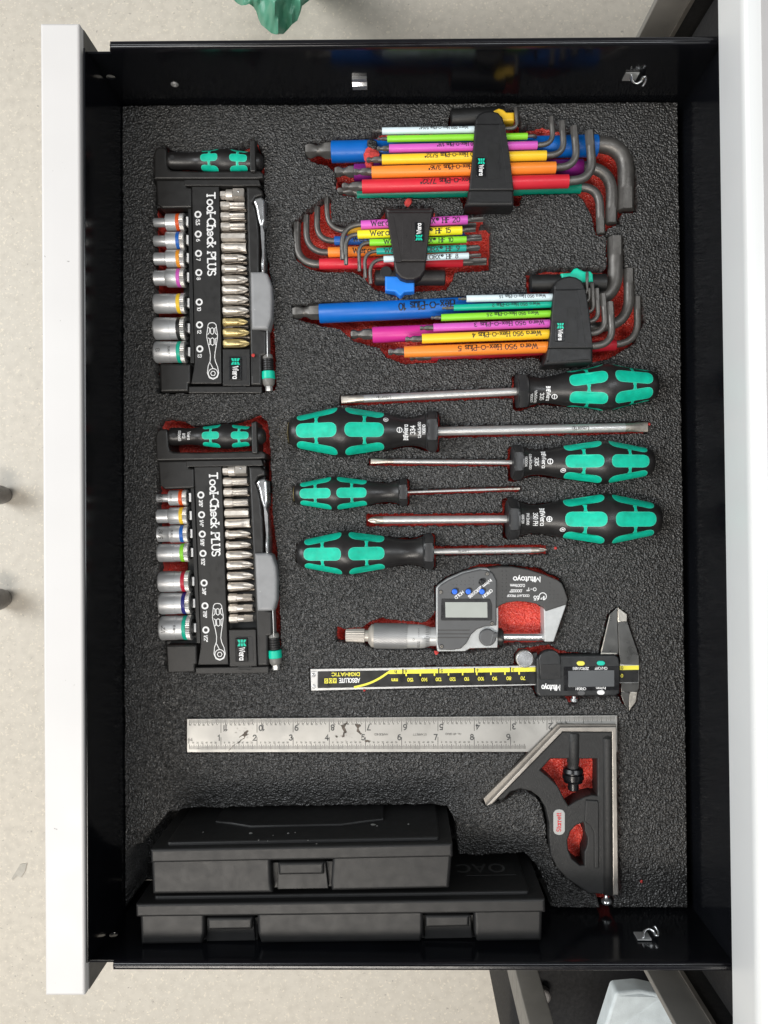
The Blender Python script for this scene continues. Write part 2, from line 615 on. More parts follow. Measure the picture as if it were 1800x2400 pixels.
# ------------------------------------------------------------------ lettering: a stroke alphabet with optional slabs
G = {
 'A': '0,0 .35,1 .7,0;.13,.34 .57,.34', 'B': '0,0 0,1 .32,1 @.32,.76,.24,.24,90,-90 0,.52;.32,.52 @.34,.26,.26,.26,90,-90 0,0',
 'C': '@.42,.5,.42,.5,48,312', 'D': '0,0 0,1 .25,1 @.25,.5,.42,.5,90,-90 0,0', 'E': '.5,1 0,1 0,0 .5,0;0,.52 .42,.52',
 'F': '.5,1 0,1 0,0;0,.52 .42,.52', 'G': '@.42,.5,.42,.5,48,335 .8,.46 .48,.46', 'H': '0,0 0,1;.6,0 .6,1;0,.5 .6,.5',
 'I': '.05,0 .05,1', 'K': '0,0 0,1;.55,1 0,.42;.18,.58 .58,0', 'L': '0,1 0,0 .5,0', 'M': '0,0 0,1 .4,.25 .8,1 .8,0',
 'N': '0,0 0,1 .6,0 .6,1', 'O': '@.43,.5,.43,.5,0,360', 'P': '0,0 0,1 .33,1 @.33,.75,.25,.25,90,-90 0,.5',
 'R': '0,0 0,1 .33,1 @.33,.75,.25,.25,90,-90 0,.5;.3,.5 .58,0', 'S': '@.28,.74,.25,.26,30,270 @.28,.24,.27,.24,90,-150',
 'T': '0,1 .66,1;.33,1 .33,0', 'U': '0,1 0,.3 @.3,.3,.3,.3,180,360 .6,1', 'V': '0,1 .33,0 .66,1',
 'W': '0,1 .22,0 .45,.85 .68,0 .9,1', 'X': '0,0 .6,1;0,1 .6,0', 'Y': '0,1 .3,.5 .6,1;.3,.5 .3,0', 'Z': '0,1 .58,1 0,0 .58,0',
 'a': '@.28,.34,.28,.34,0,360;.56,.68 .56,0', 'b': '0,0 0,1;@.28,.34,.28,.34,0,360', 'c': '@.3,.34,.3,.34,45,315',
 'd': '@.28,.34,.28,.34,0,360;.56,1 .56,0', 'e': '.03,.34 .58,.34 @.3,.34,.29,.34,0,315', 'h': '0,0 0,1;0,.4 @.24,.42,.24,.26,180,0 .48,0',
 'i': '.04,0 .04,.68;.04,.86 .04,.98', 'k': '0,0 0,1;.45,.68 0,.25;.15,.4 .48,0', 'l': '.04,0 .04,1',
 'm': '0,0 0,.68;0,.45 @.19,.47,.19,.21,180,0 .38,0;.38,.45 @.57,.47,.19,.21,180,0 .76,0',
 'n': '0,0 0,.68;0,.42 @.24,.43,.24,.25,180,0 .48,0', 'o': '@.3,.34,.3,.34,0,360', 'p': '0,-.28 0,.68;@.28,.34,.28,.34,0,360',
 'r': '0,0 0,.68;0,.38 @.22,.42,.22,.26,180,50', 's': '@.2,.5,.18,.18,30,270 @.2,.16,.2,.16,90,-150',
 't': '.14,.95 .14,.15 @.27,.15,.13,.15,180,290;0,.68 .32,.68', 'u': '0,.68 0,.25 @.24,.25,.24,.25,180,360 .48,.68;.48,.3 .48,0',
 'x': '0,0 .48,.68;0,.68 .48,0', 'y': '0,.68 .25,.05;.5,.68 .18,-.28',
 '0': '@.3,.5,.3,.5,0,360', '1': '.05,.8 .25,1 .25,0', '2': '@.29,.72,.28,.28,170,-30 0,0 .58,0',
 '3': '@.27,.75,.25,.25,150,-90 @.27,.25,.28,.25,90,-150', '4': '.45,0 .45,1 0,.3 .6,.3', '5': '.52,1 .1,1 .06,.55 @.27,.32,.3,.32,130,-150',
 '6': '@.3,.3,.29,.3,0,360;.02,.32 @.42,.42,.40,.58,190,85', '7': '0,1 .55,1 .2,0', '8': '@.3,.75,.23,.25,0,360;@.3,.26,.29,.26,0,360',
 '9': '@.3,.7,.29,.3,0,360;.58,.68 @.18,.58,.40,.58,10,-95', '-': '.05,.42 .35,.42', '/': '0,-.05 .4,1.05', '"': '.05,1 .05,.72;.22,1 .22,.72',
 '.': '.05,0 .05,.1', ',': '.08,.12 .0,-.15', '*': '@.3,.75,.28,.25,0,360;.2,.62 .2,.88 .35,.85 .2,.75 .38,.62', ' ': '',
 '_': '@.42,.5,.46,.46,0,360', '+': '.05,.4 .55,.4;.3,.15 .3,.65', "'": '.05,1 .05,.72',
}


def glyph(ch):
    if ch == '^':                                           # a hexagon
        return 0.95, [[(0.46 + 0.46 * math.cos(math.radians(60 * i)), 0.46 + 0.46 * math.sin(math.radians(60 * i))) for i in range(7)]]
    st = []
    for s in G.get(ch, '').split(';'):
        pl = []
        for tk in s.split():
            if tk[0] == '@':
                cx, cy, rx, ry, a0, a1 = map(float, tk[1:].split(','))
                k = max(3, int(abs(a1 - a0) / 30))
                for i in range(k + 1):
                    a = math.radians(a0 + (a1 - a0) * i / k)
                    pl.append((cx + rx * math.cos(a), cy + ry * math.sin(a)))
            else:
                x, y = tk.split(',')
                pl.append((float(x), float(y)))
        if len(pl) > 1:
            st.append(pl)
    if ch == ' ':
        return 0.32, []
    w = max(p[0] for s in st for p in s)
    return w, st


def layout(txt, gap=0.2, serif=0.0):
    """strokes of a line of text in units of the cap height; '[' ... ']' underlines"""
    x, res = 0.0, []
    u0 = None
    for ch in txt:
        if ch == '[':
            u0 = x
            continue
        if ch == ']':
            res.append([(u0, -0.2), (x - gap, -0.2)])
            continue
        w, st = glyph(ch)
        for s in st:
            res.append([(px + x, py) for px, py in s])
            if serif and ch not in '0123456789-/".,^*oceas':
                for e, q in ((s[0], s[1]), (s[-1], s[-2])):
                    if abs(e[0] - q[0]) < 0.45 * abs(e[1] - q[1]) and len(s) < 9 or (abs(e[0] - q[0]) < 0.02):
                        if any(abs(e[1] - yy) < 0.03 for yy in (0, 0.68, 1)):
                            res.append([(e[0] + x - serif, e[1]), (e[0] + x + serif, e[1])])
        x += w + gap
    return res, max(x - gap, 0.01)


def strokes_mesh(strokes, wt, mp):
    V, F = [], []
    for si, pl in enumerate(strokes):
        pts = [Vector(p) for p in pl]
        den = [pts[0]]
        for a_, b_ in zip(pts, pts[1:]):        # follow a curved surface closely
            dv_ = (mp((a_.x + b_.x) / 2, (a_.y + b_.y) / 2, 0) - (mp(a_.x, a_.y, 0) + mp(b_.x, b_.y, 0)) / 2).length
            k_ = min(12, 1 + int(math.sqrt(dv_ / 0.008)))
            den += [a_ + (b_ - a_) * (j / k_) for j in range(1, k_ + 1)]
        pts = den
        closed = (pts[0] - pts[-1]).length < 1e-4
        n = len(pts)
        base = len(V)
        for i, p in enumerate(pts):
            if closed:
                a, b = pts[(i - 1) % (n - 1)], pts[(i + 1) % (n - 1)] if i < n - 1 else pts[1]
            else:
                a, b = pts[max(i - 1, 0)], pts[min(i + 1, n - 1)]
            d1, d2 = (p - a), (b - p)
            d1 = d1.normalized() if d1.length > 1e-9 else d2.normalized()
            d2 = d2.normalized() if d2.length > 1e-9 else d1
            t = (d1 + d2)
            t = t.normalized() if t.length > 1e-6 else d1
            nn = Vector((-t.y, t.x))
            c = max(0.5, nn.dot(Vector((-d1.y, d1.x))))
            e = Vector((0, 0))
            if not closed and i == 0: e = -d2 * wt * 0.4
            if not closed and i == n - 1: e = d1 * wt * 0.4
            for sg in (1, -1):
                q = p + e + nn * (sg * wt / 2 / c)
                V.append(mp(q.x, q.y, 0.004 * (si % 7)))
        for i in range(n - 1):
            a = base + 2 * i
            F.append([a, a + 1, a + 3, a + 2])
    return V, F


def text(txt, h, mp, wt=0.16, serif=0.0, gap=0.2, width=None, align='c', bend=1):
    """mp(u, v, lift): u along the line, v up, both in mm"""
    st, w = layout(txt, gap, serif)
    if not st:
        return [], []
    sx = (width / w) if width else h
    off = {'c': -w / 2, 'l': 0, 'r': -w}[align]
    st = [[((x + off) * sx, y * h) for x, y in s] for s in st]
    return strokes_mesh(st, wt * min(h, sx * 1.2), mp)


def flat_map(o, ang, lift=0.06):
    """flat, at point o (Vector, mm); ang turns the line of text (degrees, 0 = reading to the right of the picture)"""
    c, s = math.cos(math.radians(ang)), math.sin(math.radians(ang))
    return lambda u, v, k: Vector((o.x + c * u - s * v, o.y + s * u + c * v, o.z + lift + k))


def patch(outline, mp, step):
    """a curved sheet: outline in (u, v), filled with a grid and laid on a surface by mp"""
    xs = [p[0] for p in outline]
    ys = [p[1] for p in outline]
    pts = [Vector(p) for p in outline]
    n = len(pts)
    edges = [(i, (i + 1) % n) for i in range(n)]
    gx = np.arange(min(xs) + step / 2, max(xs), step)
    gy = np.arange(min(ys) + step / 2, max(ys), step)
    for a in gx:
        for b in gy:
            pts.append(Vector((a, b)))
    r = delaunay_2d_cdt(pts, edges, [list(range(n))], 1, 1e-5)
    return [mp(v.x, v.y) for v in r[0]], [list(f) for f in r[2]]

# ================================================================== the setting: floor, bench, what stands beyond the drawer
ZF = -640.0
fl = mk('floor', ([Vector((x, y, ZF)) for x, y in ((-3000, -3000), (3000, -3000), (3000, 3000), (-3000, 3000))], [[0, 1, 2, 3]]),
        'floor', smooth=0)
tag(fl, 'speckled beige concrete floor', None, kind='structure')

# corners of the foam (top face) and of the drawer round it
TL, TR, BR, BL = P(287, 248), P(1588, 240), P(1611, 2126), P(294, 2126)
CEN = (TL + TR + BR + BL) / 4


def grow(p, dx, dy):
    return Vector((p.x + (dx if p.x > 0 else -dx), p.y + (dy if p.y > 0 else -dy), p.z))


WT = 62.0           # top of the drawer walls
WB = -46.0
wTL, wTR, wBR, wBL = (grow(p, 2.0, 2.5) for p in (TL, TR, BR, BL))
drawer = thing('tool_drawer', 'open glossy black steel drawer with a white front panel, pulled out of the workbench', 'drawer',
               origin=Vector((CEN.x, CEN.y, WB)))
D0 = ORIG[drawer.name]


def wall_sheet(a, b, z0, z1, th, holes=(), notch=None):
    """upright sheet from a to b (inside face on the line a-b, thickness th to the left of a->b)"""
    L_ = (b - a).length
    out = [(0, z0), (L_, z0), (L_, z1), (0, z1)]
    if notch: out = [(0, z0), (L_, z0), (L_, z1), (notch[0], z1), (notch[0], notch[1]), (0, notch[1])]
    vf = ext([out] + [ring_pts(h[0], h[1], h[2], 20) for h in holes], 0, th, 0.2)
    x = (b - a).normalized()
    n = Vector((0, 0, 1)).cross(x)
    return [a.xy.to_3d() + x * v.x + Vector((0, 0, v.y)) + n * v.z for v in vf[0]], vf[1]


xs0 = wTL.x
mk('side_wall', wall_sheet(wTL, wTR + Vector((14, 0, 0)), WB, WT - 1, 1.4, [(5.5, 31.5, 2.9)], (16, WT - 4)), 'black_paint', drawer)
mk('side_wall', wall_sheet(wBR + Vector((14, 0, 0)), wBL, WB, WT - 1, 1.4, [((wBL - wBR).length + 14 - 5.5, 31.5, 2.9)]), 'black_paint', drawer)
fBL, fTL = BL + Vector((-.7, -2.5, 0)), TL + Vector((-.7, 2.5, 0))
mk('front_wall', wall_sheet(fBL, fTL, WB, WT + 2, 1.2), 'black_paint', drawer)
mk('back_wall', wall_sheet(wTR + Vector((3, 0, 0)), wBR + Vector((3, 0, 0)), WB, WT - 2, 1.4), 'black_paint', drawer)
mk('bottom_plate', ext([[wTL.xy, wTR.xy + Vector((3, 0)), wBR.xy + Vector((3, 0)), wBL.xy]], WB - 1.5, WB, 0.2), 'black_paint', drawer)


def bar(a, b, w, z0, z1, bev, m, name, parent):
    x = (b - a).normalized()
    n = Vector((0, 0, 1)).cross(x)
    q = [a, b, b + n * w, a + n * w]
    return mk(name, ext([[(p.x, p.y) for p in q]], z0, z1, bev, 3), m, parent)


# rolled top rims of the two side walls
ex = (wTR - wTL).normalized()
rt = bar(wTL + ex * 16.5, wTR + ex * 13, 5.2, WT - 3.2, WT + 1.5, 1.8, 'black_rim', 'rim', drawer)
eb = (wBL - wBR).normalized()
rb = bar(wBR - eb * 13, wBL - eb * 16.5, 5.2, WT - 3.2, WT + 1.5, 1.8, 'black_rim', 'rim', drawer)
# thin lip on the roll
bar(wTL + ex * 17 + Vector((0, 1.4, 0)), wTR + ex * 12 + Vector((0, 1.4, 0)), 1.3, WT + 1.0, WT + 2.2, 0.5, 'black_rim', 'rim_lip', rt)
bar(wBR - eb * 12 + Vector((0, -1.4, 0)), wBL - eb * 17 + Vector((0, -1.4, 0)), 1.3, WT + 1.0, WT + 2.2, 0.5, 'black_rim', 'rim_lip', rb)

# white front panel
pz = 66.0
fp = xpx([[(94, 54), (186, 54), (199, 2334), (106, 2334)]], pz, pz - 118, 1.6, 0.8, 3)
pnl = mk('front_panel', fp, 'white_panel', drawer)
a, b = P(187.5, 57, pz - 2), P(200.5, 2331, pz - 2)
for (y0, y1, xx) in ((wTL.y + 3, a.y - 1, a.x), (b.y + 1, wBL.y - 3, b.x)):
    mk('panel_back', box(xx - 1, xx + 0.9, y0, y1, pz - 112, pz - 6), 'panel_back', pnl)
# bent corner brackets between front panel and side walls
for (x, y) in ((wTL.x - 1.5, wTL.y - 16), (wBL.x - 1.5, wBL.y + 3)):
    mk('corner_bracket', box(x, x + 2.2, y, y + 13, 20, 57, 0.6), 'black_rim', drawer)

# bits of bright hardware on the side walls
for (px, py, yw, sg) in ((1488, 182, wTR.y, -1), (1512, 2185, wBR.y, 1)):
    dpt = abs(yw) * FPX / abs(py - 1210)
    z = H - dpt
    c = Vector(((px - 937) * dpt / FPX, yw, z))
    t = thing('bent_clip', 'twisted shiny metal tab on the %s side wall of the drawer' % ('upper' if sg < 0 else 'lower'), 'clip',
              origin=c)
    pl = box(c.x - 8, c.x + 1, min(c.y, c.y + sg * 0.8), max(c.y, c.y + sg * 0.8), c.z - 4, c.z + 5)
    mk('plate', pl, 'satin_chrome', t)
    pth = spline([c + Vector(q) for q in ((-4, sg * .8, 4), (-2.5, sg * 2.2, 0), (0.5, sg * 3.4, -1.5), (3, sg * 3.2, .5), (3.6, sg * 2.0, 3), (5.5, sg * 1.6, 3.2), (6.6, sg * 3.2, 0), (5.4, sg * 5.4, -3))], 5, False)
    V, F = [], []
    for i, p in enumerate(pth):
        for k in (-1, 1):
            V.append(p + Vector((0, sg * 1.6 * k, 2.4 * k)))
    for i in range(len(pth) - 1):
        F.append([2 * i, 2 * i + 1, 2 * i + 3, 2 * i + 2])
    hook = mk('hook', (V, F), 'chrome', t, smooth=70)
    so = hook.modifiers.new('t', 'SOLIDIFY')
    so.thickness = 0.0009
cz = H - wTR.y * FPX / (1210 - 190)
c = Vector(((843 - 937) * (H - cz) / FPX, wTL.y - 0.6, cz))
t = thing('spring_clip', 'small polished steel spring clip on the upper side wall', 'clip', origin=c)
pr = [(0, 6), (-2.4, 6), (-2.4, 2.5), (-1.2, 1.5), (-3.6, 0), (-3.6, -4.5), (0, -5)]
vf = ext([[(q[0], q[1]) for q in pr]], -5, 5, 0.2)
mk('bent_plate', ([c + Vector((v.z, v.x, v.y)) for v in vf[0]], vf[1]), 'chrome', t, smooth=25)
cz = H - wTR.y * FPX / (1210 - 194)
c = Vector(((405 - 937) * (H - cz) / FPX, wTL.y, cz))
vf = lathe([(0, 2.7), (0.6, 2.7), (1.2, 2.0), (1.2, 1.1), (0.3, 0.9)], 24)
mk('rivet', ([c + Vector((v[1], -v[0], v[2])) for v in vf[0]], vf[1]), 'satin_chrome', drawer)

# workbench at the right: white-edged top, grey legs, black cabinet inside
be = thing('workbench', 'white edged workbench with grey steel legs over the back of the drawer', 'workbench', origin=Vector((400, 0, ZF)))
wa, wb = P(1683, 0, 68), P(1718, 2400, 68)
dd = (wb - wa).normalized()
wa2, wb2 = wa - dd * 400, wb + dd * 400
top = ext([[(wa2.x, wa2.y), (wb2.x, wb2.y), (wb2.x + 600, wb2.y), (wa2.x + 600, wa2.y)]], 68, 104, 7.0, 6)
mk('worktop', top, 'bench_white', be, smooth=60)
mk('worktop_surface', ext([[(wa2.x + 9, wa2.y), (wb2.x + 9, wb2.y), (wb2.x + 590, wb2.y), (wa2.x + 590, wa2.y)]], 100, 104.4, 0.2), 'bench_top', be)
for yy, sg in ((361, 1), (-331, -1)):
    lg_ = mk('leg', box(180, 205, min(yy, yy + sg * 5), max(yy, yy + sg * 5), ZF, 66, .8), 'leg_grey', be)
    mk('leg_edge_strip', box(202.5, 205.5, min(yy - sg * 1.5, yy - sg * .2), max(yy - sg * 1.5, yy - sg * .2), ZF, 66), 'machined', lg_)  # narrow lighter strip along the right edge of the leg
    mk('side_panel', box(205.2, 700, min(yy + sg * 1, yy + sg * 30), max(yy + sg * 1, yy + sg * 30), ZF + 2, 66), 'bag_black', be)
mk('cabinet_body', box(216, 690, -325, 355, ZF + 2, 60), 'bag_black', be)

# green plastic bag above the drawer
zb = -330
outl = [(546, -40), (548, 0), (556, 8), (566, 13), (576, 12), (584, 9), (594, 16), (601, 28), (606, 45), (612, 58), (622, 66), (636, 78), (648, 81),
        (664, 80), (674, 70), (684, 58), (697, 48), (704, 30), (708, 14), (726, 0), (732, -40)]


def bag_z(x, y):
    """height of the crumpled sheet at a photo pixel"""
    return (zb + 30 - abs(x - 652) * 0.30 - max(0, y) * 0.35 + 5 * math.sin(x * 0.10 + 0.9 * math.sin(y * .04)) + 2.5 * math.sin(x * 0.19 - y * 0.05)
            + 0.8 * math.sin(x * .42 + y * .08))


bag = patch(outl, lambda x, y: P(x, y, bag_z(x, y)), 4)
nb = len(outl)
V, F = list(bag[0]), list(bag[1])
rim = [P(x, y, bag_z(x, y)) for x, y in outl]
bo = sum(rim, Vector()) / nb
base = len(V)
# the sides fall away under the sheet
lo = [Vector((bo.x + (p.x - bo.x) * .72, p.y + 62, p.z - 70)) for p in rim]
lo2 = [Vector((bo.x + (p.x - bo.x) * .62, p.y + 260, ZF + 3)) for p in rim]
V += rim + lo + lo2
for i in range(nb - 1):
    for q in (0, 1):
        F.append([base + q * nb + i, base + q * nb + i + 1, base + (q + 1) * nb + i + 1, base + (q + 1) * nb + i])
o = mk('plastic_bag', (V, F), 'green_bag', origin=Vector((bo.x, bo.y, ZF)), smooth=50, recalc=True, flat=False)
tag(o, 'crumpled green plastic bag poking in above the drawer', 'bag')

# at the bottom right: stool leg, black bag, folded white cloth
lg = thing('stool_leg', 'narrow grey steel upright next to the black bag below the drawer', 'leg', origin=Vector((144, -540, ZF)))
mk('upright', box(132, 158, -560, -519, ZF, -215, 1.2), 'leg_grey', lg)
mk('foot_plate', box(128, 162, -565, -515, ZF, ZF + 6, 1), 'leg_grey', lg)
bk = thing('black_bag', 'soft black fabric bag standing on the floor below the drawer', 'bag', origin=Vector((270, -600, ZF)))
vf = box(136, 430, -720, -470, ZF, -392, 30)  # bag drawn wider, its black standing in for the shade under the bench
vf = ([Vector((v.x + 4 * math.sin(v.y * 0.05), v.y, v.z + 5 * math.sin(v.x * 0.06) * (v.z > -500))) for v in vf[0]], vf[1])
mk('body', vf, 'bag_black', bk)
mk('webbing', tube(spline([Vector((150, -700, -388)), Vector((162, -600, -384)), Vector((156, -520, -386)), Vector((148, -470, -400)), Vector((144, -462, -470))], 6, False),
                   [5] * 25, 8), 'bag_black', bk)
mk('toggle', disc((172, -575), 9, -390, -380, 3), 'caster_grey', bk)
zc = -240.0
cl = xpx([[(1441, 2322), (1500, 2324), (1556, 2334), (1640, 2470), (1640, 2560), (1395, 2560), (1412, 2440)]], zc, zc - 20, 3, 4, 4)
cl = ([Vector((v.x, v.y, v.z + 2.5 * math.sin(v.x * .09 + v.y * .05) - 4 * (v.y < P(1500, 2360, zc).y) * 0.4)) for v in cl[0]], cl[1])
o = mk('folded_cloth', cl, 'cloth_white', origin=Vector((P(1500, 2400, zc).x, P(1500, 2400, zc).y, zc - 20)), smooth=60)
tag(o, 'folded white cloth between the grey upright and the bench leg', 'cloth')
o = mk('support_shelf', box(222, 420, -720, -505, zc - 32, zc - 21, 2), 'bag_black', origin=Vector((310, -570, zc - 26)))
tag(o, 'dark shelf under the folded white cloth', 'shelf')

# chair feet reaching in at the left edge
for (px, py, r, lab) in ((-36, 1158, 16, 'round grey chair foot at the left edge level with the lower tool set'),
                         (-39, 1412, 18, 'ridged grey chair foot at the left edge, lower of the two')):
    c = P(px, py, ZF + 60)
    t = thing('chair_foot', lab, 'chair foot', origin=Vector((c.x, c.y, ZF)), group='chair feet at the left edge')
    vf = lathe([(0, r * .7), (14, r * .9), (40, r), (52, r * .96), (58, r * .8), (60, r * .3)], 28)
    mk('cap', ([Vector((c.x + v[1], c.y + v[2], ZF + v[0])) for v in vf[0]], vf[1]), 'caster_grey', t)
    vf = lathe([(50, r * 1.04), (53, r * 1.04)], 28, False)
    mk('ridge', ([Vector((c.x + v[1], c.y + v[2], ZF + v[0])) for v in vf[0]], vf[1]), 'caster_grey', t)
# scuff on the floor
o = mk('scuff', ext([[tuple(P(x, y, ZF).xy) for x, y in ((28, 2058), (48, 2025), (64, 2022), (60, 2040), (50, 2056), (40, 2052), (30, 2062))]], ZF + 0.5, ZF + 1.2, 0.1),
       'floor_scuff', fl)

# ================================================================== foam insert with the cut-out pockets
POCKETS = []            # (outline in photo pixels at z = 0, depth mm)


def pocket(poly, depth, over=False):
    POCKETS.append((poly, depth, over))


def build_foam():
    st = 0.54
    W_, L_ = (TR - TL).length, (TL - BL).length
    nx, ny = int(W_ / st), int(L_ / st)
    s = np.linspace(0, 1, nx)[None, :]
    t = np.linspace(0, 1, ny)[:, None]
    X = ((1 - s) * (1 - t) * TL.x + s * (1 - t) * TR.x + (1 - s) * t * BL.x + s * t * BR.x)
    Y = ((1 - s) * (1 - t) * TL.y + s * (1 - t) * TR.y + (1 - s) * t * BL.y + s * t * BR.y)
    rg = np.random.default_rng(11)

    def vnoise(wx, wy=None):
        wy = wy or wx
        gx, gy = int(W_ / wx) + 3, int(L_ / wy) + 3
        g = rg.random((gy, gx)) * 2 - 1
        fx = np.linspace(0, W_ / wx, nx)
        fy = np.linspace(0, L_ / wy, ny)
        ix, iy = fx.astype(int), fy.astype(int)
        ux, uy = fx - ix, fy - iy
        ux = ux * ux * (3 - 2 * ux)
        uy = uy * uy * (3 - 2 * uy)
        a = g[np.ix_(iy, ix)]
        b = g[np.ix_(iy, ix + 1)]
        c_ = g[np.ix_(iy + 1, ix)]
        d = g[np.ix_(iy + 1, ix + 1)]
        return (a * (1 - ux) + b * ux) * (1 - uy[:, None]) + (c_ * (1 - ux) + d * ux) * uy[:, None]
    # pixel of every grid point, with a ragged wobble along the cuts
    R3 = np.array(ROT).T
    dx = R3 @ np.stack([X.ravel(), Y.ravel(), np.full(X.size, -H)])
    px = 900 + FPX * dx[0] / -dx[2]
    py = 1200 - FPX * dx[1] / -dx[2]
    px = px + (vnoise(5) * 1.5 + vnoise(1.6) * .9).ravel()
    py = py + (vnoise(5) * 1.5 + vnoise(1.6) * .9).ravel()
    Z = np.zeros(X.size)
    redm = np.zeros(X.size, bool)
    for poly, dep, over in POCKETS:
        p = np.array(poly, float)
        bx0, by0 = p.min(0) - 1
        bx1, by1 = p.max(0) + 1
        ok = np.where((px > bx0) & (px < bx1) & (py > by0) & (py < by1))[0]
        if not len(ok):
            continue
        qx, qy = px[ok], py[ok]
        ins = np.zeros(len(ok), bool)
        m = len(p)
        for i in range(m):
            x1, y1 = p[i]
            x2, y2 = p[(i + 1) % m]
            if y1 == y2:
                continue
            c_ = ((y1 > qy) != (y2 > qy)) & (qx < (x2 - x1) * (qy - y1) / (y2 - y1) + x1)
            ins ^= c_
        if over: redm[ok[ins]] = True
        Z[ok[ins]] = -dep if over else np.minimum(Z[ok[ins]], -dep)
    Z = Z.reshape(ny, nx)
    # torn, sagging edge in front of the two upright cases
    pyy = py.reshape(ny, nx)
    pxx = px.reshape(ny, nx)
    sag = np.clip((pyy - 1815) / 80, 0, 1) * np.clip((1075 - pxx) / 60, 0, 1) * np.clip((pxx - 380) / 50, 0, 1)
    sag2 = np.clip((pyy - 1950) / 70, 0, 1) * np.clip((pxx - 1040) / 30, 0, 1) * np.clip((1310 - pxx) / 40, 0, 1)
    flat = Z > -0.5
    rel = (np.abs(vnoise(2.1)) - 0.4) * -0.40 + (np.abs(vnoise(1.35)) - .4) * -.42 + vnoise(1.08) * 0.31 + vnoise(26) * 0.5
    rel2 = (np.abs(vnoise(3.4, 1.4)) - 0.5) * -1.0 + vnoise(2.0, 1.0) * 0.5
    mixw = np.clip(sag + sag2, 0, 1)
    relief = rel * (1 - mixw) + rel2 * mixw
    Z = np.where(flat, relief - 5.5 * sag ** 1.8 - 5 * sag2 ** 1.5, Z + vnoise(2.2) * 0.35 + vnoise(9) * 0.5)
    # skirt
    me = bpy.data.meshes.new('foam_insert')
    nv = nx * ny
    co = np.empty((nv + 4, 3), np.float32)
    O = Vector((CEN.x, CEN.y, 0))
    ORIG['foam_insert'] = O
    co[:nv, 0] = X.ravel() - O.x
    co[:nv, 1] = Y.ravel() - O.y
    co[:nv, 2] = Z.ravel()
    for k, q in enumerate((TL, TR, BR, BL)):
        co[nv + k] = (q.x - O.x, q.y - O.y, WB + 1)
    co *= S
    idx = np.arange(nv).reshape(ny, nx)
    quads = np.stack([idx[:-1, :-1], idx[1:, :-1], idx[1:, 1:], idx[:-1, 1:]], -1).reshape(-1, 4)
    me.vertices.add(nv + 4)
    me.vertices.foreach_set('co', co.ravel())
    sides = [list(idx[0, :]) + [nv + 1, nv], list(idx[:, -1]) + [nv + 2, nv + 1], list(idx[-1, ::-1]) + [nv + 3, nv + 2], list(idx[::-1, 0]) + [nv, nv + 3]]
    nl = quads.size + sum(len(q) for q in sides)
    loops = np.concatenate([quads.ravel()] + [np.array(q) for q in sides])
    starts = np.concatenate([np.arange(len(quads)) * 4, quads.size + np.cumsum([0] + [len(q) for q in sides[:-1]])])
    me.loops.add(nl)
    me.polygons.add(len(starts))
    me.polygons.foreach_set('loop_start', starts.astype(np.int32))
    me.loops.foreach_set('vertex_index', loops.astype(np.int32))
    me.update(calc_edges=True)
    me.validate()
    me.polygons.foreach_set('use_smooth', [True] * len(me.polygons))
    me.materials.append(MATS['foam'])
    me.materials.append(MATS['foam_black'])
    me.materials.append(MATS['foam_red'])
    deep = (pyy[:-1, :-1] > 1875) & (pxx[:-1, :-1] < 1300)
    mi = np.zeros(len(me.polygons), np.int32)
    mi[:len(quads)] = deep.ravel()
    mi[len(quads):] = 1
    rq = redm.reshape(ny, nx)
    rq = rq[:-1, :-1] & rq[1:, :-1] & rq[:-1, 1:] & rq[1:, 1:]
    mi[:len(quads)][rq.ravel()] = 2
    me.polygons.foreach_set('material_index', mi)
    o = bpy.data.objects.new('foam_insert', me)
    o.location = O * S
    COL.objects.link(o)
    tag(o, 'black foam tray insert with ragged cut-outs showing red foam beneath', 'foam insert')

# ================================================================== the two bit and socket sets
k3 = crop(340, 310, .205)
k4 = crop(340, 620, .205)
KREF = P(464, 503, 0)


def emblem(mp, w, h):
    """the maker's mark: two pinched bundles of three bars, point to point"""
    V, F = [], []
    for sg in (-1, 1):
        for i in (-1, 0, 1):
            a0, a1 = i * w * 0.36, i * w * 0.25
            t0, t1 = w * 0.13, w * 0.10
            q = [(a0 - t0, sg * h * 0.5), (a0 + t0, sg * h * 0.5), (a1 + t1, sg * h * 0.06), (a1 - t1, sg * h * 0.06)]
            n = len(V)
            V += [mp(u, v, 0) for u, v in q]
            F.append([n, n + 1, n + 2, n + 3])
    q = [(-w * .46, -h * .06), (w * .46, -h * .06), (w * .46, h * .06), (-w * .46, h * .06)]
    return V, F


def badge(parent, c, ang, L_, W_):
    """gloss black name badge: emblem then the maker's name; ang = reading direction"""
    mp = flat_map(c, ang, 0.0)
    q = fillet([(-L_ / 2, -W_ / 2), (L_ / 2, -W_ / 2), (L_ / 2, W_ / 2), (-L_ / 2, W_ / 2)], 0.8)
    vf = ext([q], -0.6, 0.5, 0.3, 2)
    b = mk('badge', ([mp(v.x, v.y, v.z) for v in vf[0]], vf[1]), 'gloss_black', parent)
    c2 = c + Vector((0, 0, 0.56))
    m2 = flat_map(c2, ang, 0.0)
    me_ = emblem(lambda u, v, k: m2(v - L_ * 0.30, u + W_ * 0.04, k), W_ * 0.74, L_ * 0.28)
    mk('emblem', me_, 'teal_plastic', b, smooth=0)
    t = text('Wera', W_ * 0.42, lambda u, v, k: m2(u - L_ * 0.09, v - W_ * 0.17, k), 0.19, 0.06, 0.2, L_ * 0.52, 'l')
    mk('lettering', t, 'print_white', b, smooth=0)
    # moulded glint ridge
    st = [[(-L_ * 0.45, W_ * 0.40), (L_ * 0.42, W_ * 0.42)]]
    return b


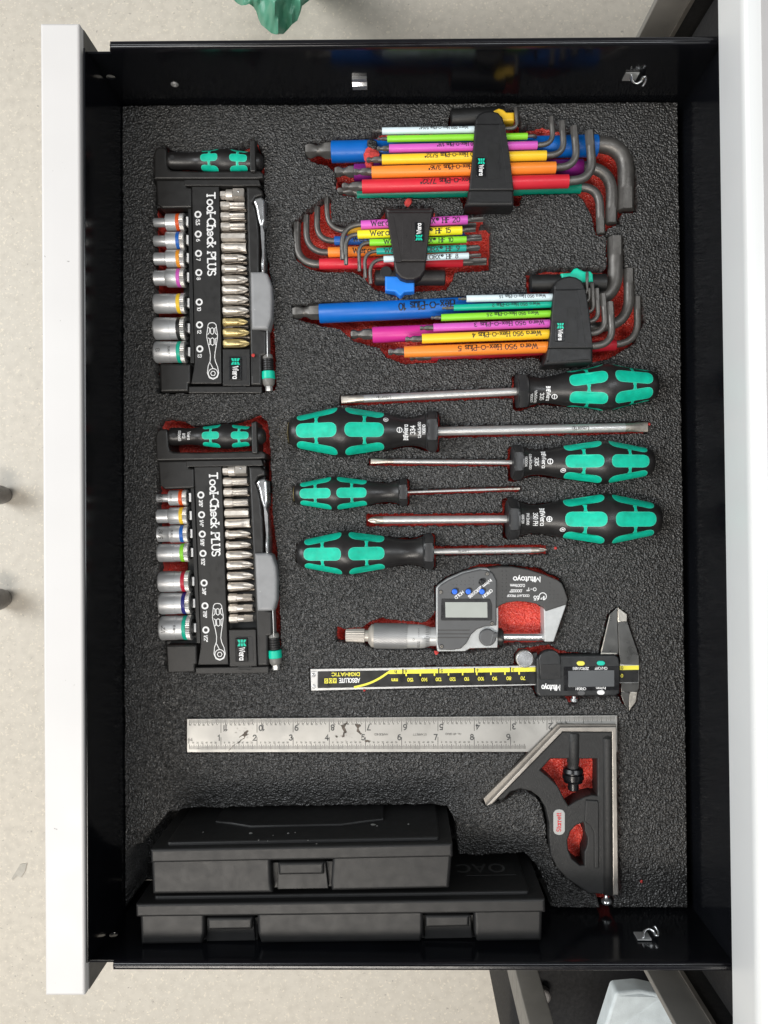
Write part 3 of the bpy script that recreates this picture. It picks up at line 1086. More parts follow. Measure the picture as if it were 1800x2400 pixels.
def kit(kid, T, socks, bits, marks, hy):
    """kid: word for labels; T: placement of the kit frame; everything is drawn once in the frame of the upper kit"""
    def kth(name, label, cat, pos=None, rot=None, group=None):
        M = T @ Matrix.Translation(pos if pos is not None else Vector()) @ (rot or Matrix())
        return thing(name, label, cat, M, group)

    def X(outs, z1, z0, bev=0.5, r=0.0, res=1):
        vf = xpx(outs, z1, z0, bev, r, res)
        return [v - KREF for v in vf[0]], vf[1]

    def K(px, py, z):
        return P(px, py, z) - KREF
    case = kth('bit_set_case', 'black plastic tool-check case holding bits and %s sockets, %s' % (kid, 'upper of two' if kid == 'metric' else 'lower of two'), 'bit set')
    mk('base', X([[(364, 421), (616, 421), (618, 833), (612, 921), (374, 921), (373, 852), (430, 852), (428, 487), (366, 487)]], -5.5, -22, 1, 1), 'deep_black', case)
    mk('handle_cradle', X([[(360, 362), (364, 349), (373, 344), (387, 345), (390, 352), (391, 384), (394, 394), (402, 399), (470, 401), (560, 400), (608, 399), (617, 406), (617, 417), (600, 419), (361, 419)]], 6.2, -20, 1.3, 0.6, 3), 'case_black', case)
    mk('clip_post', X([[(585, 329), (598, 325), (599, 402), (585, 402)]], 9.5, -14, 1.0, 1.0, 2), 'case_black', case)
    mk('corner_block', X([[(365, 421), (437, 421), (437, 438), (449, 440), (449, 486), (380, 487), (368, 478)]], 4.6, -8, 1.2, 0.8, 2), 'case_black', case)
    mk('top_strip', X([[(431.5, 421), (607, 421), (611, 435), (431.5, 435)]], 5.4, -6, 0.5, 0.4), 'case_black', case)
    cov = mk('cover_panel', X([[(449.5, 437), (513, 437), (515, 620), (519, 899), (448, 899), (456, 852), (450.5, 487)]], 4.2, -6, 0.5, 0.4), 'case_black', case)
    mk('side_rail', X([[(577, 437), (604, 437), (615, 446), (616, 458), (600, 462), (592, 474), (598, 490), (604, 520), (607, 560), (607, 634), (612, 772), (624, 776), (624, 832), (613, 834), (613, 903), (587, 903), (586, 818)]], 5.0, -6, 1.6, 0.8, 3), 'case_black', case)
    mk('slot', X([[(589, 830), (592, 830), (592, 881), (589, 881)]], 5.15, 4.5, 0.1), 'deep_black', case)
    mk('badge_block', X([[(522, 818), (585, 818), (586, 904), (522, 904)]], 4.6, -6, 0.5, 0.4), 'case_black', case)
    mk('bottom_strip', X([[(442, 905.5), (613, 905.5), (613, 921), (442, 921)]], 4.0, -6, 0.6, 0.4), 'case_black', case)
    mk('bottom_block', X([[(374, 853), (446, 853), (446, 898), (441, 899), (441, 917), (376, 918)]], 3.6, -8, 1.2, 0.8, 2), 'case_black', case)
    rail = mk('socket_rail', X([[(440, 488), (449, 488), (455, 851), (446, 851)]], 2.0, -6, 0.5), 'deep_black', case)
    # recess with the badge, moulded arrow
    mk('badge_recess', X([[(536, 834), (575, 834), (578, 838), (578, 893), (536, 893)]], 4.75, 4.3, 0.15, 1.0), 'holder_black', case)
    badge(case, K(551, 864, 5.4), -90, 16.4, 8.6)
    ar = [(543, 903), (566, 903), (566, 900), (577, 907.5), (566, 915), (566, 912), (543, 912), (543, 903)]
    ar = [(543, 904), (566, 904), (566, 901), (576, 908), (566, 914.5), (566, 911.5), (543, 911.5), (543, 904)]
    st = [[tuple(K(x, y - 0, 4.8).xy) for x, y in ar]]
    mk('arrow_mark', strokes_mesh(st, 0.45, lambda u, v, k: Vector((u, v, 4.72 + k))), 'deep_black', case, smooth=0)
    # printed lettering on the cover
    o = K(485.5, 452, 4.2)
    t = text('Tool-Check PLUS', 5.5, flat_map(o, -90 + 0.6), 0.185, 0.12, 0.17, 58.5, 'l')
    mk('lettering', t, 'print_white', cov, smooth=0)
    allv = ([], [])
    for (y, s) in zip((502.7, 548.8, 594, 639, 708, 761.5, 817.8), marks):
        x = 464 + (y - 503) * 0.014
        c = K(x, y, 4.2)
        hx = [[(c.x + 2.0 * math.cos(math.radians(60 * i + 30)), c.y + 2.0 * math.sin(math.radians(60 * i + 30))) for i in range(7)]]
        a_ = strokes_mesh(hx, 0.95, lambda u, v, k: Vector((u, v, 4.27)))
        rr = [[(c.x + 2.35 * math.cos(math.radians(20 * i)), c.y + 2.35 * math.sin(math.radians(20 * i))) for i in range(19)]]
        b_ = strokes_mesh(rr, 0.35, lambda u, v, k: Vector((u, v, 4.275)))
        o2 = c + Vector((-1.35, -3.6, 0))
        c_ = text(s, 2.5, flat_map(o2, -90), 0.2, 0, 0.16, None, 'l')
        if '/' in s:
            c_ = text(s, 2.3, flat_map(o2 + Vector((0.1, 0, 0)), -90), 0.22, 0, 0.10, 4.6, 'l')
        allv = join(allv, a_, b_, c_)
    mk('size_marks', allv, 'print_white', cov, smooth=0)
    # little drawing of a ratchet
    cr = lambda pts: [tuple(K(x, y, 4.2).xy) for x, y in k4(*pts)]
    ic = [cr([(720, 690), (735, 670), (765, 664), (795, 670), (812, 690), (828, 800), (828, 830), (815, 920), (800, 1010), (795, 1060), (805, 1110), (830, 1170), (842, 1240), (825, 1290), (778, 1312), (735, 1295), (713, 1240), (722, 1160), (745, 1100), (748, 1040), (735, 960), (722, 910), (705, 830), (706, 800), (720, 690)]),
          cr([(748, 735), (768, 722), (785, 735), (785, 785), (768, 798), (750, 785), (748, 735)]),
          cr([(750, 850), (770, 838), (788, 850), (790, 910), (770, 925), (752, 910), (750, 850)]),
          cr([(722, 720), (738, 730), (735, 780), (718, 800)]), cr([(812, 720), (797, 730), (800, 780), (818, 800)]),
          cr([(722, 840), (738, 850), (742, 915), (730, 920)]), cr([(818, 840), (802, 850), (804, 915), (812, 920)]),
          cr([(745, 1125), (765, 1165), (775, 1185)])]
    cc = K(*k4((778, 1245))[0], 4.2)
    ic.append([(cc.x + 3.4 * math.cos(math.radians(20 * i)), cc.y + 3.4 * math.sin(math.radians(20 * i))) for i in range(19)])
    ic.append([(cc.x + 1.7 * math.cos(math.radians(60 * i)), cc.y + 1.7 * math.sin(math.radians(60 * i))) for i in range(7)])
    mk('ratchet_drawing', strokes_mesh(ic, 0.5, lambda u, v, k: Vector((u, v, 4.26 + k))), 'print_white', cov, smooth=0)
    # grey sliding clip over the ratchet
    gc = mk('grey_clip', X([[(586, 636), (618, 636), (627, 641), (636, 668), (638, 700), (636, 745), (628, 771), (589, 771)]], 8.2, -4, 2.2, 0.8, 4), 'clip_grey', case, smooth=60)

    # sockets, each lifted out on its own
    words = ('first', 'second', 'third', 'fourth', 'fifth', 'sixth', 'seventh')
    for i, (y, dn, db, ring, rc, eng) in enumerate(socks):
        x0, xe = 361 + (y - 520) * 0.010, 438 + (y - 503) * 0.014
        a = K(x0, y, 0.5)
        b = K(xe, y - 0.5, 0.5)
        M = frame(a, b)
        so = thing('socket', 'chrome socket with a %s ring, %s from the top in the %s set' % (rc, words[i], kid), 'socket', T @ M,
                   'sockets of the %s bit set' % kid)
        L_ = (b - a).length
        rn, rb_ = dn / 6.62, db / 6.62
        e = 0.5
        if dn < db - 3:
            pr = [(1.2, rn * .72), (0, rn * .74), (0, rn * .88), (0.6, rn), (L_ * .36, rn), (L_ * .385, rn + (rb_ - rn) * .8), (L_ * .40, rb_), (L_ * .71, rb_)]
        else:
            pr = [(1.6, rb_ * .66), (0, rb_ * .70), (0, rb_ * .86), (0.5, rb_ * .95), (1.4, rb_), (L_ * .50, rb_), (L_ * .505, rb_ * .975), (L_ * .71, rb_ * .975)]
        mk('body', lathe(pr, 40), 'socket_steel', so)
        mk('colour_ring', lathe([(L_ * .70, rb_ * .9), (L_ * .70, rb_ * .995), (L_ * .715, rb_ * 1.01), (L_ * .80, rb_ * 1.01), (L_ * .81, rb_ * .97)], 36, False), ring, so)
        mk('knurled_collar', lathe([(L_ * .80, rb_ * .9), (L_ * .815, rb_ * 1.0, 'k'), (L_ * .93, rb_ * 1.02, 'k'), (L_ * .95, rb_ * .94), (L_ * .95, rb_ * .6)], 144), 'socket_knurl', so)
        mk('drive_end', lathe([(L_ * .94, rb_ * .72), (L_ * 1.0, rb_ * .7), (L_ * 1.0, rb_ * .4)], 24), 'deep_black', so)
        if eng:
            R_ = (rn if dn < db - 3 else rb_) + 0.03

            def smap(u, v, k, R_=R_, L_=L_, xo=(L_ * .2 if dn < db - 3 else L_ * .22)):
                an = math.pi / 2 - (u / R_)
                return Vector((xo - v, (R_ + .02 + k) * math.cos(an), (R_ + .02 + k) * math.sin(an)))
            mk('lettering', text(eng, 2.6, smap, 0.13, 0, 0.16), 'etch_grey', so, smooth=0)
            R2 = rb_ + 0.03

            def smap2(u, v, k, R_=R2, L_=L_):
                an = math.pi / 2 - (u / R_)
                return Vector((L_ * .52 - v, (R_ + .02 + k) * math.cos(an), (R_ + .02 + k) * math.sin(an)))
            mk('maker_name', text('Wera', 1.9, smap2, 0.12, 0, 0.16), 'etch_grey', so, smooth=0)
        # metal tab that grips the socket, its highlight painted as white
        q = K(xe + 3.2, y, 0)
        mk('spring_tab_glint', box(q.x - 0.75, q.x + 0.75, q.y - 3.1, q.y + 3.1, -1, 3.4, 0.3), 'print_white', case)
    # bits
    nth = ('first', 'second', 'third', 'fourth', 'fifth', 'sixth', 'seventh', 'eighth', 'ninth', 'tenth', 'eleventh', 'twelfth', 'thirteenth', 'fourteenth', 'fifteenth')
    for i, (y, kind, gold) in enumerate(bits):
        sl = (y - 455) * 0.020
        x0 = 517 + sl
        xe = 575 + sl + (3 if kind == 'p' else 0)
        a, b = K(x0, y, 1.0), K(xe, y - 0.4, 1.0)
        M = frame(a, b)
        L_ = (b - a).length
        ml = 'bit_gold' if gold else 'bit_steel'
        ad = dict(a='square-drive adapter', t='star-tip bit', h='hex-tip bit', s='slotted bit', p='cross-tip bit', q='small cross-tip bit', r='square-tip bit')[kind]
        o = thing('screwdriver_bit', '%s%s, %s from the top in the %s set' % ('gold coated ' if gold else 'pale steel ', ad, nth[i], kid), 'bit',
                  T @ M, 'upper row of bits in the %s set' % kid)
        hx = [(0, 2.6, 'h'), (0.5, 3.12, 'h')]
        if kind == 'a':
            mk('shank', lathe(hx + [(L_ * .22, 3.12, 'h'), (L_ * .24, 2.7)], 36), ml, o)
            mk('collar', lathe([(L_ * .23, 3.3), (L_ * .25, 3.9), (L_ * .5, 3.9), (L_ * .53, 3.4)], 36), ml, o)
            sq = mk('square_drive', lathe([(L_ * .52, 3.6, 's'), (L_ * .93, 3.6, 's'), (L_ * .97, 3.2, 's')], 32, roll=0.5), ml, o)
            mk('detent_ball', xf(lathe([(0, .9), (.5, .8), (.9, .3)], 12), Matrix.Translation((L_ * .75, 1.3, 2.5)) @ Matrix.Rotation(-math.pi / 2, 4, 'Y')), 'chrome', sq)
        elif kind == 't':
            mk('shank', lathe(hx + [(L_ * .30, 3.12, 'h'), (L_ * .36, 2.5)], 36), ml, o)
            mk('tip', lathe([(L_ * .34, 2.6), (L_ * .38, 2.5, 't'), (L_ * .95, 2.4, 't'), (L_ * .97, 2.0, 't')], 48), ml, o)
        elif kind == 'h':
            mk('shank', lathe(hx + [(L_ * .38, 3.12, 'h'), (L_ * .40, 3.0, 'h')], 36), ml, o)
            mk('tip', lathe([(L_ * .39, 3.1, 'h'), (L_ * .95, 3.1, 'h'), (L_ * .98, 2.7, 'h')], 36), ml, o)
        elif kind == 's':
            mk('shank', lathe(hx + [(L_ * .14, 3.12, 'h'), (L_ * .18, 2.9)], 36), ml, o)
            mk('tip', lathe([(L_ * .16, 3.0), (L_ * .62, 3.0), (L_ * .74, 3.0, 'c', .6), (L_ * .86, 3.0, 'c', .3), (L_ * .98, 3.0, 'c', .2)], 32, roll=0.0), ml, o)
        elif kind == 'r':
            mk('shank', lathe(hx + [(L_ * .34, 3.12, 'h'), (L_ * .39, 2.2)], 36), ml, o)
            mk('tip', lathe([(L_ * .37, 2.5), (L_ * .58, 2.4), (L_ * .62, 2.1, 's'), (L_ * .96, 1.8, 's')], 32), ml, o)
        else:
            r_ = 2.55 if kind == 'q' else 3.0
            mk('shank', lathe(hx + [(L_ * .12, 3.12, 'h'), (L_ * .15, r_ * .98)], 36), ml, o)
            mk('tip', lathe([(L_ * .14, r_), (L_ * (.55 if kind == 'p' else .58), r_), (L_ * .66, r_ * 1.0, 'x'), (L_ * .84, r_ * .78, 'x'), (L_ * .96, r_ * .36, 'x'), (L_, r_ * .12)], 32, roll=0.35), ml, o)
        if 0 < i < len(bits) - 1:
            a2, b2 = K(x0 + 2, y + 11.5, -3.6), K(xe + 4, y + 11, -3.6)
            o = mk('screwdriver_bit', lathe([(0, 2.8, 'h'), (L_ * .35, 2.8, 'h'), (L_ * .4, 2.2), (L_ * .7, 2.2, 'x'), (L_, 1.3, 'x')], 24), 'bit_shaded')
            mw = T @ frame(a2, b2)
            mw.translation = mw.translation * S
            o.matrix_world = mw
            tag(o, 'dim bit in the lower row, just below the %s upper bit of the %s set' % (nth[i], kid), 'bit', 'lower row of bits in the %s set' % kid)
    # ratchet, seen edge on
    ra = kth('ratchet', 'slim chrome ratchet on edge along the right side of the %s set' % kid, 'ratchet')
    hd = k3((1235, 790), (1260, 752), (1330, 735), (1360, 770), (1366, 1000), (1345, 1080), (1350, 1200), (1366, 1400), (1362, 1600), (1328, 1600), (1322, 1500), (1338, 1350), (1338, 1150), (1310, 1060), (1290, 1000), (1262, 850))
    mk('head_and_neck', X([hd], 8.6, -8, 1.5, 1.0, 4), 'chrome', ra, smooth=60)
    mk('shank_edge', X([[(624.6, 768), (627, 768), (628, 836), (625.5, 836)]], 5.0, -6, 0.4), 'satin_chrome', ra)
    mk('direction_disc', X([k3((1368, 790), (1392, 800), (1396, 930), (1380, 940), (1370, 900))], 3.0, -6, 0.6, 0.5), 'deep_black', ra)
    # quick-change bit holder
    a, b = K(627, 831, 1.0), K(630.5, 917, 1.0)
    M = frame(a, b)
    L_ = (b - a).length
    bh = thing('bit_holder', 'quick-change bit holder with teal band at the lower right of the %s set' % kid, 'bit holder', T @ M)
    mk('sleeve_cap', lathe([(0, 2.2), (0, 3.0), (.8, 3.6), (L_ * .12, 3.8), (L_ * .13, 3.4)], 28), 'adapter_grey', bh)
    pr = [(L_ * .11, 3.6)]
    for j in range(5):
        x = L_ * (.12 + .066 * j)
        pr += [(x, 3.7), (x + .4, 4.05), (x + 1.2, 4.05), (x + 1.5, 3.7)]
    mk('ribbed_grip', lathe(pr + [(L_ * .46, 4.2)], 28), 'handle_black', bh)
    mk('teal_band', lathe([(L_ * .455, 4.2), (L_ * .47, 4.7), (L_ * .66, 4.9), (L_ * .675, 4.5)], 32), 'teal_plastic', bh)
    mk('nose', lathe([(L_ * .67, 4.4), (L_ * .70, 4.5), (L_ * .80, 4.2), (L_ * .86, 3.2), (L_ * .87, 2.0)], 28), 'adapter_grey', bh)
    mk('hex_shank', lathe([(L_ * .86, 2.6, 'h'), (L_ * .98, 2.6, 'h'), (L_, 2.2, 'h')], 24), 'satin_chrome', bh)
    # stubby handle in the cradle
    a, b = K(619, hy + 1.5, 0.5), K(396, hy - 1.5, 0.5)
    M = frame(a, b)
    hl = thing('stubby_screwdriver', 'short black and teal screwdriver handle in the cradle of the %s set' % kid, 'screwdriver', T @ M)
    L_ = (b - a).length
    R_ = 8.9
    prof = [(0, .30), (.02, .55), (.05, .70), (.10, .76), (.20, .80), (.28, .86), (.36, .97), (.40, 1.0), (.45, .98), (.55, .84), (.66, .78), (.72, .70), (.80, .66), (.90, .70), (.97, .72), (1.0, .66)]
    ps = [(p.x, p.y) for p in spline([(t_, r_) for t_, r_ in prof], 3, False)]
    mk('handle_body', lathe([(t_ * L_, r_ * R_) for t_, r_ in ps], 40), 'handle_black', hl)
    grip_zones(hl, L_, R_, ps, [(.11, .27, .19), (.42, .62, .535)] if False else [(.165, .335, .26), (.465, .64, .555)], 0.0 if kid == 'metric' else 0.0)
    hexcap = lathe([(0, 1.8), (0.15, 1.8)], 20)
    mk('bit_stud', xf(lathe([(0, 1.7), (.12, 1.7)], 20), Matrix.Translation((L_ * .94, 0, R_ * .715)) @ Matrix.Rotation(-math.pi / 2, 4, 'Y')), 'bolster_black', hl)
    if kid != 'metric':
        def hmap(u, v, k):
            x = L_ * .82 - v
            r_ = R_ * np.interp(x / L_, [q[0] for q in ps], [q[1] for q in ps]) + 0.08 + k
            an = math.pi / 2 - u / r_
            return Vector((x, r_ * math.cos(an), r_ * math.sin(an)))
        tx = join(text('Wera', 1.9, lambda u, v, k: hmap(u, v + 1.5, k), .16, .1), text('813', 1.9, lambda u, v, k: hmap(u, v - 2, k), .16),
                  text('005665', 1.7, lambda u, v, k: hmap(u, v - 5, k), .16))
        mk('lettering', tx, 'print_white', hl, smooth=0)
    return case


def grip_zones(parent, L_, R_, ps, zones, roll):
    """six soft teal capsules round the handle, joined by short bridges; zones as (start, end, bridge) along the handle"""
    tt = [q[0] for q in ps]
    rr = [q[1] for q in ps]

    def smap(lift, c):
        def f(x, v):                    # v: distance round the handle from the middle of the capsule
            r_ = R_ * float(np.interp(x / L_, tt, rr)) + lift
            a = c + v / r_ + roll + math.pi / 2
            return Vector((x, r_ * math.cos(a), r_ * math.sin(a)))
        return f
    for (t0, t1, tb) in zones:
        for lift, ex_, m, nm in ((0.10, 0.0, 'teal_rubber', 'grip_zone'), (0.05, 0.30, 'teal_rim', 'grip_edge')):
            al = ([], [])
            rb_ = R_ * float(np.interp(tb, tt, rr))
            for i in range(6):
                c = math.radians(60 * i)
                if math.sin(c + roll + math.pi / 2) < -0.6: continue
                hw = 0.272 * R_ + ex_
                x0, x1 = t0 * L_ - ex_, t1 * L_ + ex_
                rx = min(hw * 1.0, (x1 - x0) * .48)
                o = []
                for (xc, s0) in ((x1 - rx, -90), (x0 + rx, 90)):
                    for k in range(11):
                        an = math.radians(s0 + 180 * k / 10)
                        cu, su = math.cos(an), math.sin(an)
                        o.append((xc + rx * math.copysign(abs(cu) ** .85, cu), hw * math.copysign(abs(su) ** .85, su)))
                al = join(al, patch(o, smap(lift, c), 1.5))
                bw = 0.012 * L_ + ex_ * 0.7
                q = [(tb * L_ - bw, hw * .97), (tb * L_ + bw, hw * .97), (tb * L_ + bw, math.radians(60) * rb_ - hw * .97), (tb * L_ - bw, math.radians(60) * rb_ - hw * .97)]
                al = join(al, patch(q, smap(lift - 0.012, c), 1.2))
            z = mk(nm, al, m, parent if nm == 'grip_zone' else last, smooth=70, recalc=False)
            last = z


def patch_scaled(o, mp, step, R_):
    return patch([(x, a * R_) for x, a in o], lambda x, y: mp(x, y / R_), step)


MET = [(522, 21, 40, 'c_ringorange', 'orange', ''), (565, 25, 41, 'c_ringblue', 'blue', ''), (607, 29, 41.5, 'c_ringamber', 'amber', ''),
       (652, 35, 43, 'c_pink', 'pink', ''), (712, 45, 46, 'c_yellow', 'yellow', ''), (771, 52, 53, 'deep_black', 'black', ''), (826, 51, 51, 'c_tealbright', 'teal', '13')]
INCH = [(513, 19, 36, 'c_ringorange', 'orange', '3/16'), (555, 33, 40, 'c_yellow', 'yellow', ''), (597, 37, 41, 'c_ringblue', 'blue', '5/16"'),
        (641, 41, 43, 'c_lime', 'green', ''), (708, 48, 49, 'c_crimson', 'crimson', ''), (759, 51, 51, 'c_navy', 'navy blue', ''), (816, 57, 57, 'c_tealbright', 'teal', '1/2"')]
bm_ = list(zip((457.6, 482, 507, 531, 556, 579.5, 605, 630, 656, 679.5, 703, 728.6, 755, 780, 805.5), 'atttthqqppppqpp'.replace('tttth', 'ttths'), [0] * 12 + [1] * 3))
bi_ = list(zip((451, 477, 501, 526, 550, 574, 599, 624.6, 648, 671, 697, 721, 747.5, 772, 796), 'attthsqqpppprrr', [0] * 15))
T1 = Matrix.Translation(KREF)
T2 = Matrix.Translation(P(470.6, 1155.5, 0)) @ Matrix.Rotation(0.023, 4, 'Z')
kit('metric', T1, MET, bm_, ('5,5', '6', '7', '8', '10', '12', '13'), 380)
kit('inch', T2, INCH, bi_, ('3/16"', '1/4"', '5/16"', '11/32"', '3/8"', '7/16"', '1/2"'), 371)
pocket([(360, 356), (366, 341), (384, 339), (402, 353), (420, 361), (480, 358), (545, 348), (580, 329), (592, 322), (602, 325), (608, 345), (618, 364), (619, 440), (622, 560), (632, 645), (639, 690), (640, 770), (645, 830), (645, 914), (628, 919), (374, 922), (365, 912), (361, 640), (359, 420)], 23)
pocket([(370, 997), (378, 985), (398, 980), (430, 988), (450, 999), (500, 995), (560, 986), (592, 974), (606, 970), (626, 988), (634, 1060), (638, 1200), (648, 1290), (654, 1400), (658, 1480), (656, 1555), (636, 1564), (394, 1572), (386, 1556), (377, 1450), (367, 1200)], 23)

# ================================================================== three L-key sets
def lkey(label, group, colour, z, A, s0, s1, C, E, ds, dk, rb=8.0, torx=False, hide_arm=False, texts=(), end=10.0, ball=True, zarm=None):
    """A tip of the long arm, s0..s1 coloured sleeve, C corner, E end of the short arm (photo pixels); ds, dk diameters in pixels"""
    a, q0, q1, c, e = P(*A, z), P(*s0, z), P(*s1, z), P(*C, z), P(*E, z if zarm is None else zarm)
    sc = (H - z) / FPX
    rs, rk = ds * sc / 2, dk * sc / 2
    org = (q0 + q1) / 2
    o = thing('hex_key' if not torx else 'star_key', label, 'hex key' if not torx else 'star key', origin=org, group=group)
    d1 = (c - a).normalized()
    d2 = (e - c).normalized()
    path, rad, kind = [], [], []

    def add(p, r, k='c'):
        path.append(p)
        rad.append(r)
        kind.append(k)
    Lt = (q0 - a).length
    if ball and not torx:
        add(a, rk * .45, 'h'); add(a + d1 * rk * .12, rk * .80, 'h'); add(a + d1 * rk * .55, rk * .98, 'h'); add(a + d1 * rk * 1.0, rk * .90, 'h')
        add(a + d1 * rk * 1.5, rk * .62); add(a + d1 * rk * 1.9, rk * .66); add(a + d1 * rk * 2.5, rk * 1.04, 'h'); add(a + d1 * rk * 3.6, rk * 1.10, 'h'); add(a + d1 * rk * 4.1, rk * 1.02)
    elif torx:
        add(a, rk * .85, 't'); add(a + d1 * .3, rk * 1.0, 't'); add(a + d1 * min(Lt * .72, 9), rk * 1.0, 't'); add(a + d1 * min(Lt * .9, 11), rk * 1.0)
    else:
        add(a, rk * .9, 'h'); add(a + d1 * 6, rk, 'h')
    add(q0 + d1 * 2, rk); add(q1 - d1 * 2, rk)
    r_ = min(rb, (e - c).length * .8, (c - q1).length)
    pa, pb = c - d1 * r_, c + d2 * r_
    if (pa - q1).dot(d1) < -1: pa = q1
    for k in range(13):
        t = k / 12
        # circular-ish bend
        p = pa * (1 - t) ** 2 + c * (2 * t * (1 - t)) + pb * t * t
        add(p, rk)
    le = (e - pb).length
    if le > 3:
        ke = 't' if torx else 'h'
        m = max(0.4, 1 - end / le)
        add(pb + (e - pb) * m, rk); add(pb + (e - pb) * min(m + 1.6 / le, .96), rk * (1.0 if torx else 1.06), ke)
        add(e - d2 * .4, rk * (1.0 if torx else 1.06), ke); add(e, rk * .85, ke)
    mk('shaft', tube(path, rad, 24, kind), 'key_steel', o, smooth=32)
    M = frame(q0, q1)
    L_ = (q1 - q0).length
    sl = mk('sleeve', xf(lathe([(0, rs * .86), (0, rs * .97), (.25, rs), (L_ - .25, rs), (L_, rs * .97), (L_, rs * .86)], 32), M), 'c_' + colour, o)
    ex_ = (q1 - q0).normalized()
    ey = Vector((0, 0, 1)).cross(ex_).normalized()
    for (txt, x0, x1, hpx, v0, flip) in texts:
        # x0: photo x where the line starts, x1 where it ends
        sg = -1 if flip else 1
        st = (P(x0, (s0[1] + s1[1]) / 2, z) - q0).dot(ex_)
        w = abs(x1 - x0) * sc
        R_ = rs + 0.05

        def mp(u, v, k, st=st, sg=sg, v0=v0, R_=R_, hpx=hpx):
            an = (v - hpx * sc / 2 - sg * -v0 * sc) * sg / R_
            an = max(-1.5, min(1.5, an))
            return q0 + ex_ * (st + sg * u) + (ey * math.sin(an) + Vector((0, 0, 1)) * math.cos(an)) * (R_ + k)
        mk('lettering', text(txt, hpx * sc, mp, 0.17, 0.10, 0.2, w, 'l'), 'print_black', sl, smooth=0)
    return o


HXP = '[Hex]-^-[Plus]'
g1 = 'inch hex keys of the upper clip'
n1 = crop(680, 230, .2592)
n2 = crop(1080, 230, .2592)
n = lambda *p: n1(*p)[0]
m = lambda p: n2(p)[0]
z1, z0 = 11, -3
# lower row
lkey('thick blue hex key with the biggest bend, lowest layer of the upper clip', g1, 'blue', z0, n((135, 478)), n((375, 487)), m((1232, 432)), m((1492, 415)), m((1490, 1022)), 49, 38, 30, end=22)
lkey('purple sleeved hex key half hidden behind the orange one, upper clip', g1, 'purple', z0, n((400, 668)), n((580, 675)), m((1100, 632)), m((1372, 622)), m((1358, 1140)), 39, 27, 24, end=19)
lkey('dark teal sleeved hex key peeking out below the red one, upper clip', g1, 'teal', z0 + 1, n((425, 845)), n((605, 868)), m((1082, 812)), m((1248, 805)), m((1268, 1232)), 27, 20, 17, end=14)
# upper row
lkey('thin white sleeved hex key at the top of the upper clip', g1, 'white', z1, n((748, 298)), n((832, 298)), m((300, 282)), m((512, 272)), m((496, 85)), 15.5, 8.5, 5, texts=[('Wera 950 ' + HXP + ' 5/64"', 1096, 983, 6.5, 2.5, 1)], end=7)
lkey('lime green sleeved hex key in the upper clip', g1, 'lime', z1, n((790, 370)), n((878, 370)), m((602, 345)), m((672, 341)), m((676, 372)), 15, 8.5, 3, zarm=-4, end=4)
lkey('orchid pink sleeved hex key in the upper clip', g1, 'pink', z1, n((785, 458)), n((895, 456)), m((690, 427)), m((838, 420)), m((817, 168)), 19, 12, 9, texts=[('Wera 950 ' + HXP + ' 1/8"', 1148, 1025, 8.5, 2.5, 1)], end=8)
lkey('yellow sleeved hex key with ball end resting on a red foam crumb, upper clip', g1, 'yellow', z1, n((690, 560)), n((830, 556)), m((772, 520)), m((935, 512)), m((915, 208)), 23, 14.5, 10, texts=[('Wera 950 ' + HXP + ' 5/32"', 1158, 996, 10, 2.5, 1)], end=11)
lkey('orange sleeved hex key between the yellow and red ones, upper clip', g1, 'orange', z1, n((572, 668)), n((738, 672)), m((856, 630)), m((1056, 622)), m((1022, 252)), 27.5, 17, 13, texts=[('Wera 950 ' + HXP + ' 3/16"', 1170, 1005, 11, 2.5, 1)], end=13)
lkey('red sleeved hex key lowest of the front row in the upper clip', g1, 'red', z1, n((468, 802)), n((652, 800)), m((972, 752)), m((1198, 742)), m((1160, 298)), 31, 20.5, 15, texts=[('Wera 950 ' + HXP + ' 7/32"', 1182, 986, 12.5, 3, 1)], end=16)


def clip(label, tongue, body, lip, groove, panel, bc, bang, mcol, zt, dial, dcol, cyl, marks, panel_txt=None, ptr=None, plen=20, pang=-90, hole=None):
    zz = zt
    org = P(*bc, 0)
    org.z = -15
    o = thing('key_clip', label, 'key holder', origin=org)
    # swivelling axle block behind the tongue, with the coloured dial
    a, b, r = P(*cyl[0], 1), P(*cyl[1], 1), cyl[2] * .165
    ax = mk('axle_block', xf(lathe([(0, r * .8), (.8, r), ((b - a).length - .8, r), ((b - a).length, r * .8)], 36), frame(a, b)), 'deep_black' if mcol == 'holder_black' else 'holder_brown', o)
    if hole:
        mk('key_hole', xpx([ring_pts(hole[0], hole[1], hole[2], 16)], 1 + r + .2, r - 2, .2), 'deep_black', ax)
    mk('dial', xpx([dial], r * .72 + 3.4, -3, 1.2, 0.5, 3), dcol, ax, smooth=55)
    # the front plate
    mk('tongue', xpx([tongue], zz - 2.2, -4, 1.5, 0.6, 3), mcol, o)
    bd = mk('front_plate', xpx([body], zz, -9, 1.2, 0.5, 3), mcol, o)
    mk('lip', xpx([lip], zz - 2.0, -12, 2.4, 0.8, 4), mcol, o)
    if groove: mk('number_strip', xpx([groove], zz + .25, zz - .4, .12, .4), mcol, bd)
    mk('recessed_panel', xpx([panel], zz + .2, zz - .4, .1, .2), 'deep_black' if mcol == 'holder_black' else 'holder_brown', bd)
    if panel_txt:
        mk('panel_lettering', text(panel_txt, 3.4, flat_map(P(*ptr, zz + .2), pang), .13, 0.1, .2, plen), mcol, bd, smooth=0)
    badge(bd, P(*bc, zz + .25), bang, 13.2, 6.6)
    if marks:
        t = ([], [])
        for s, x, y, an in marks:
            t = join(t, text(s, 2.2, flat_map(P(x, y, zz + .28), an), .14))
        mk('size_marks', t, 'holder_brown' if mcol == 'holder_black' else 'deep_black', bd, smooth=0)
    return o


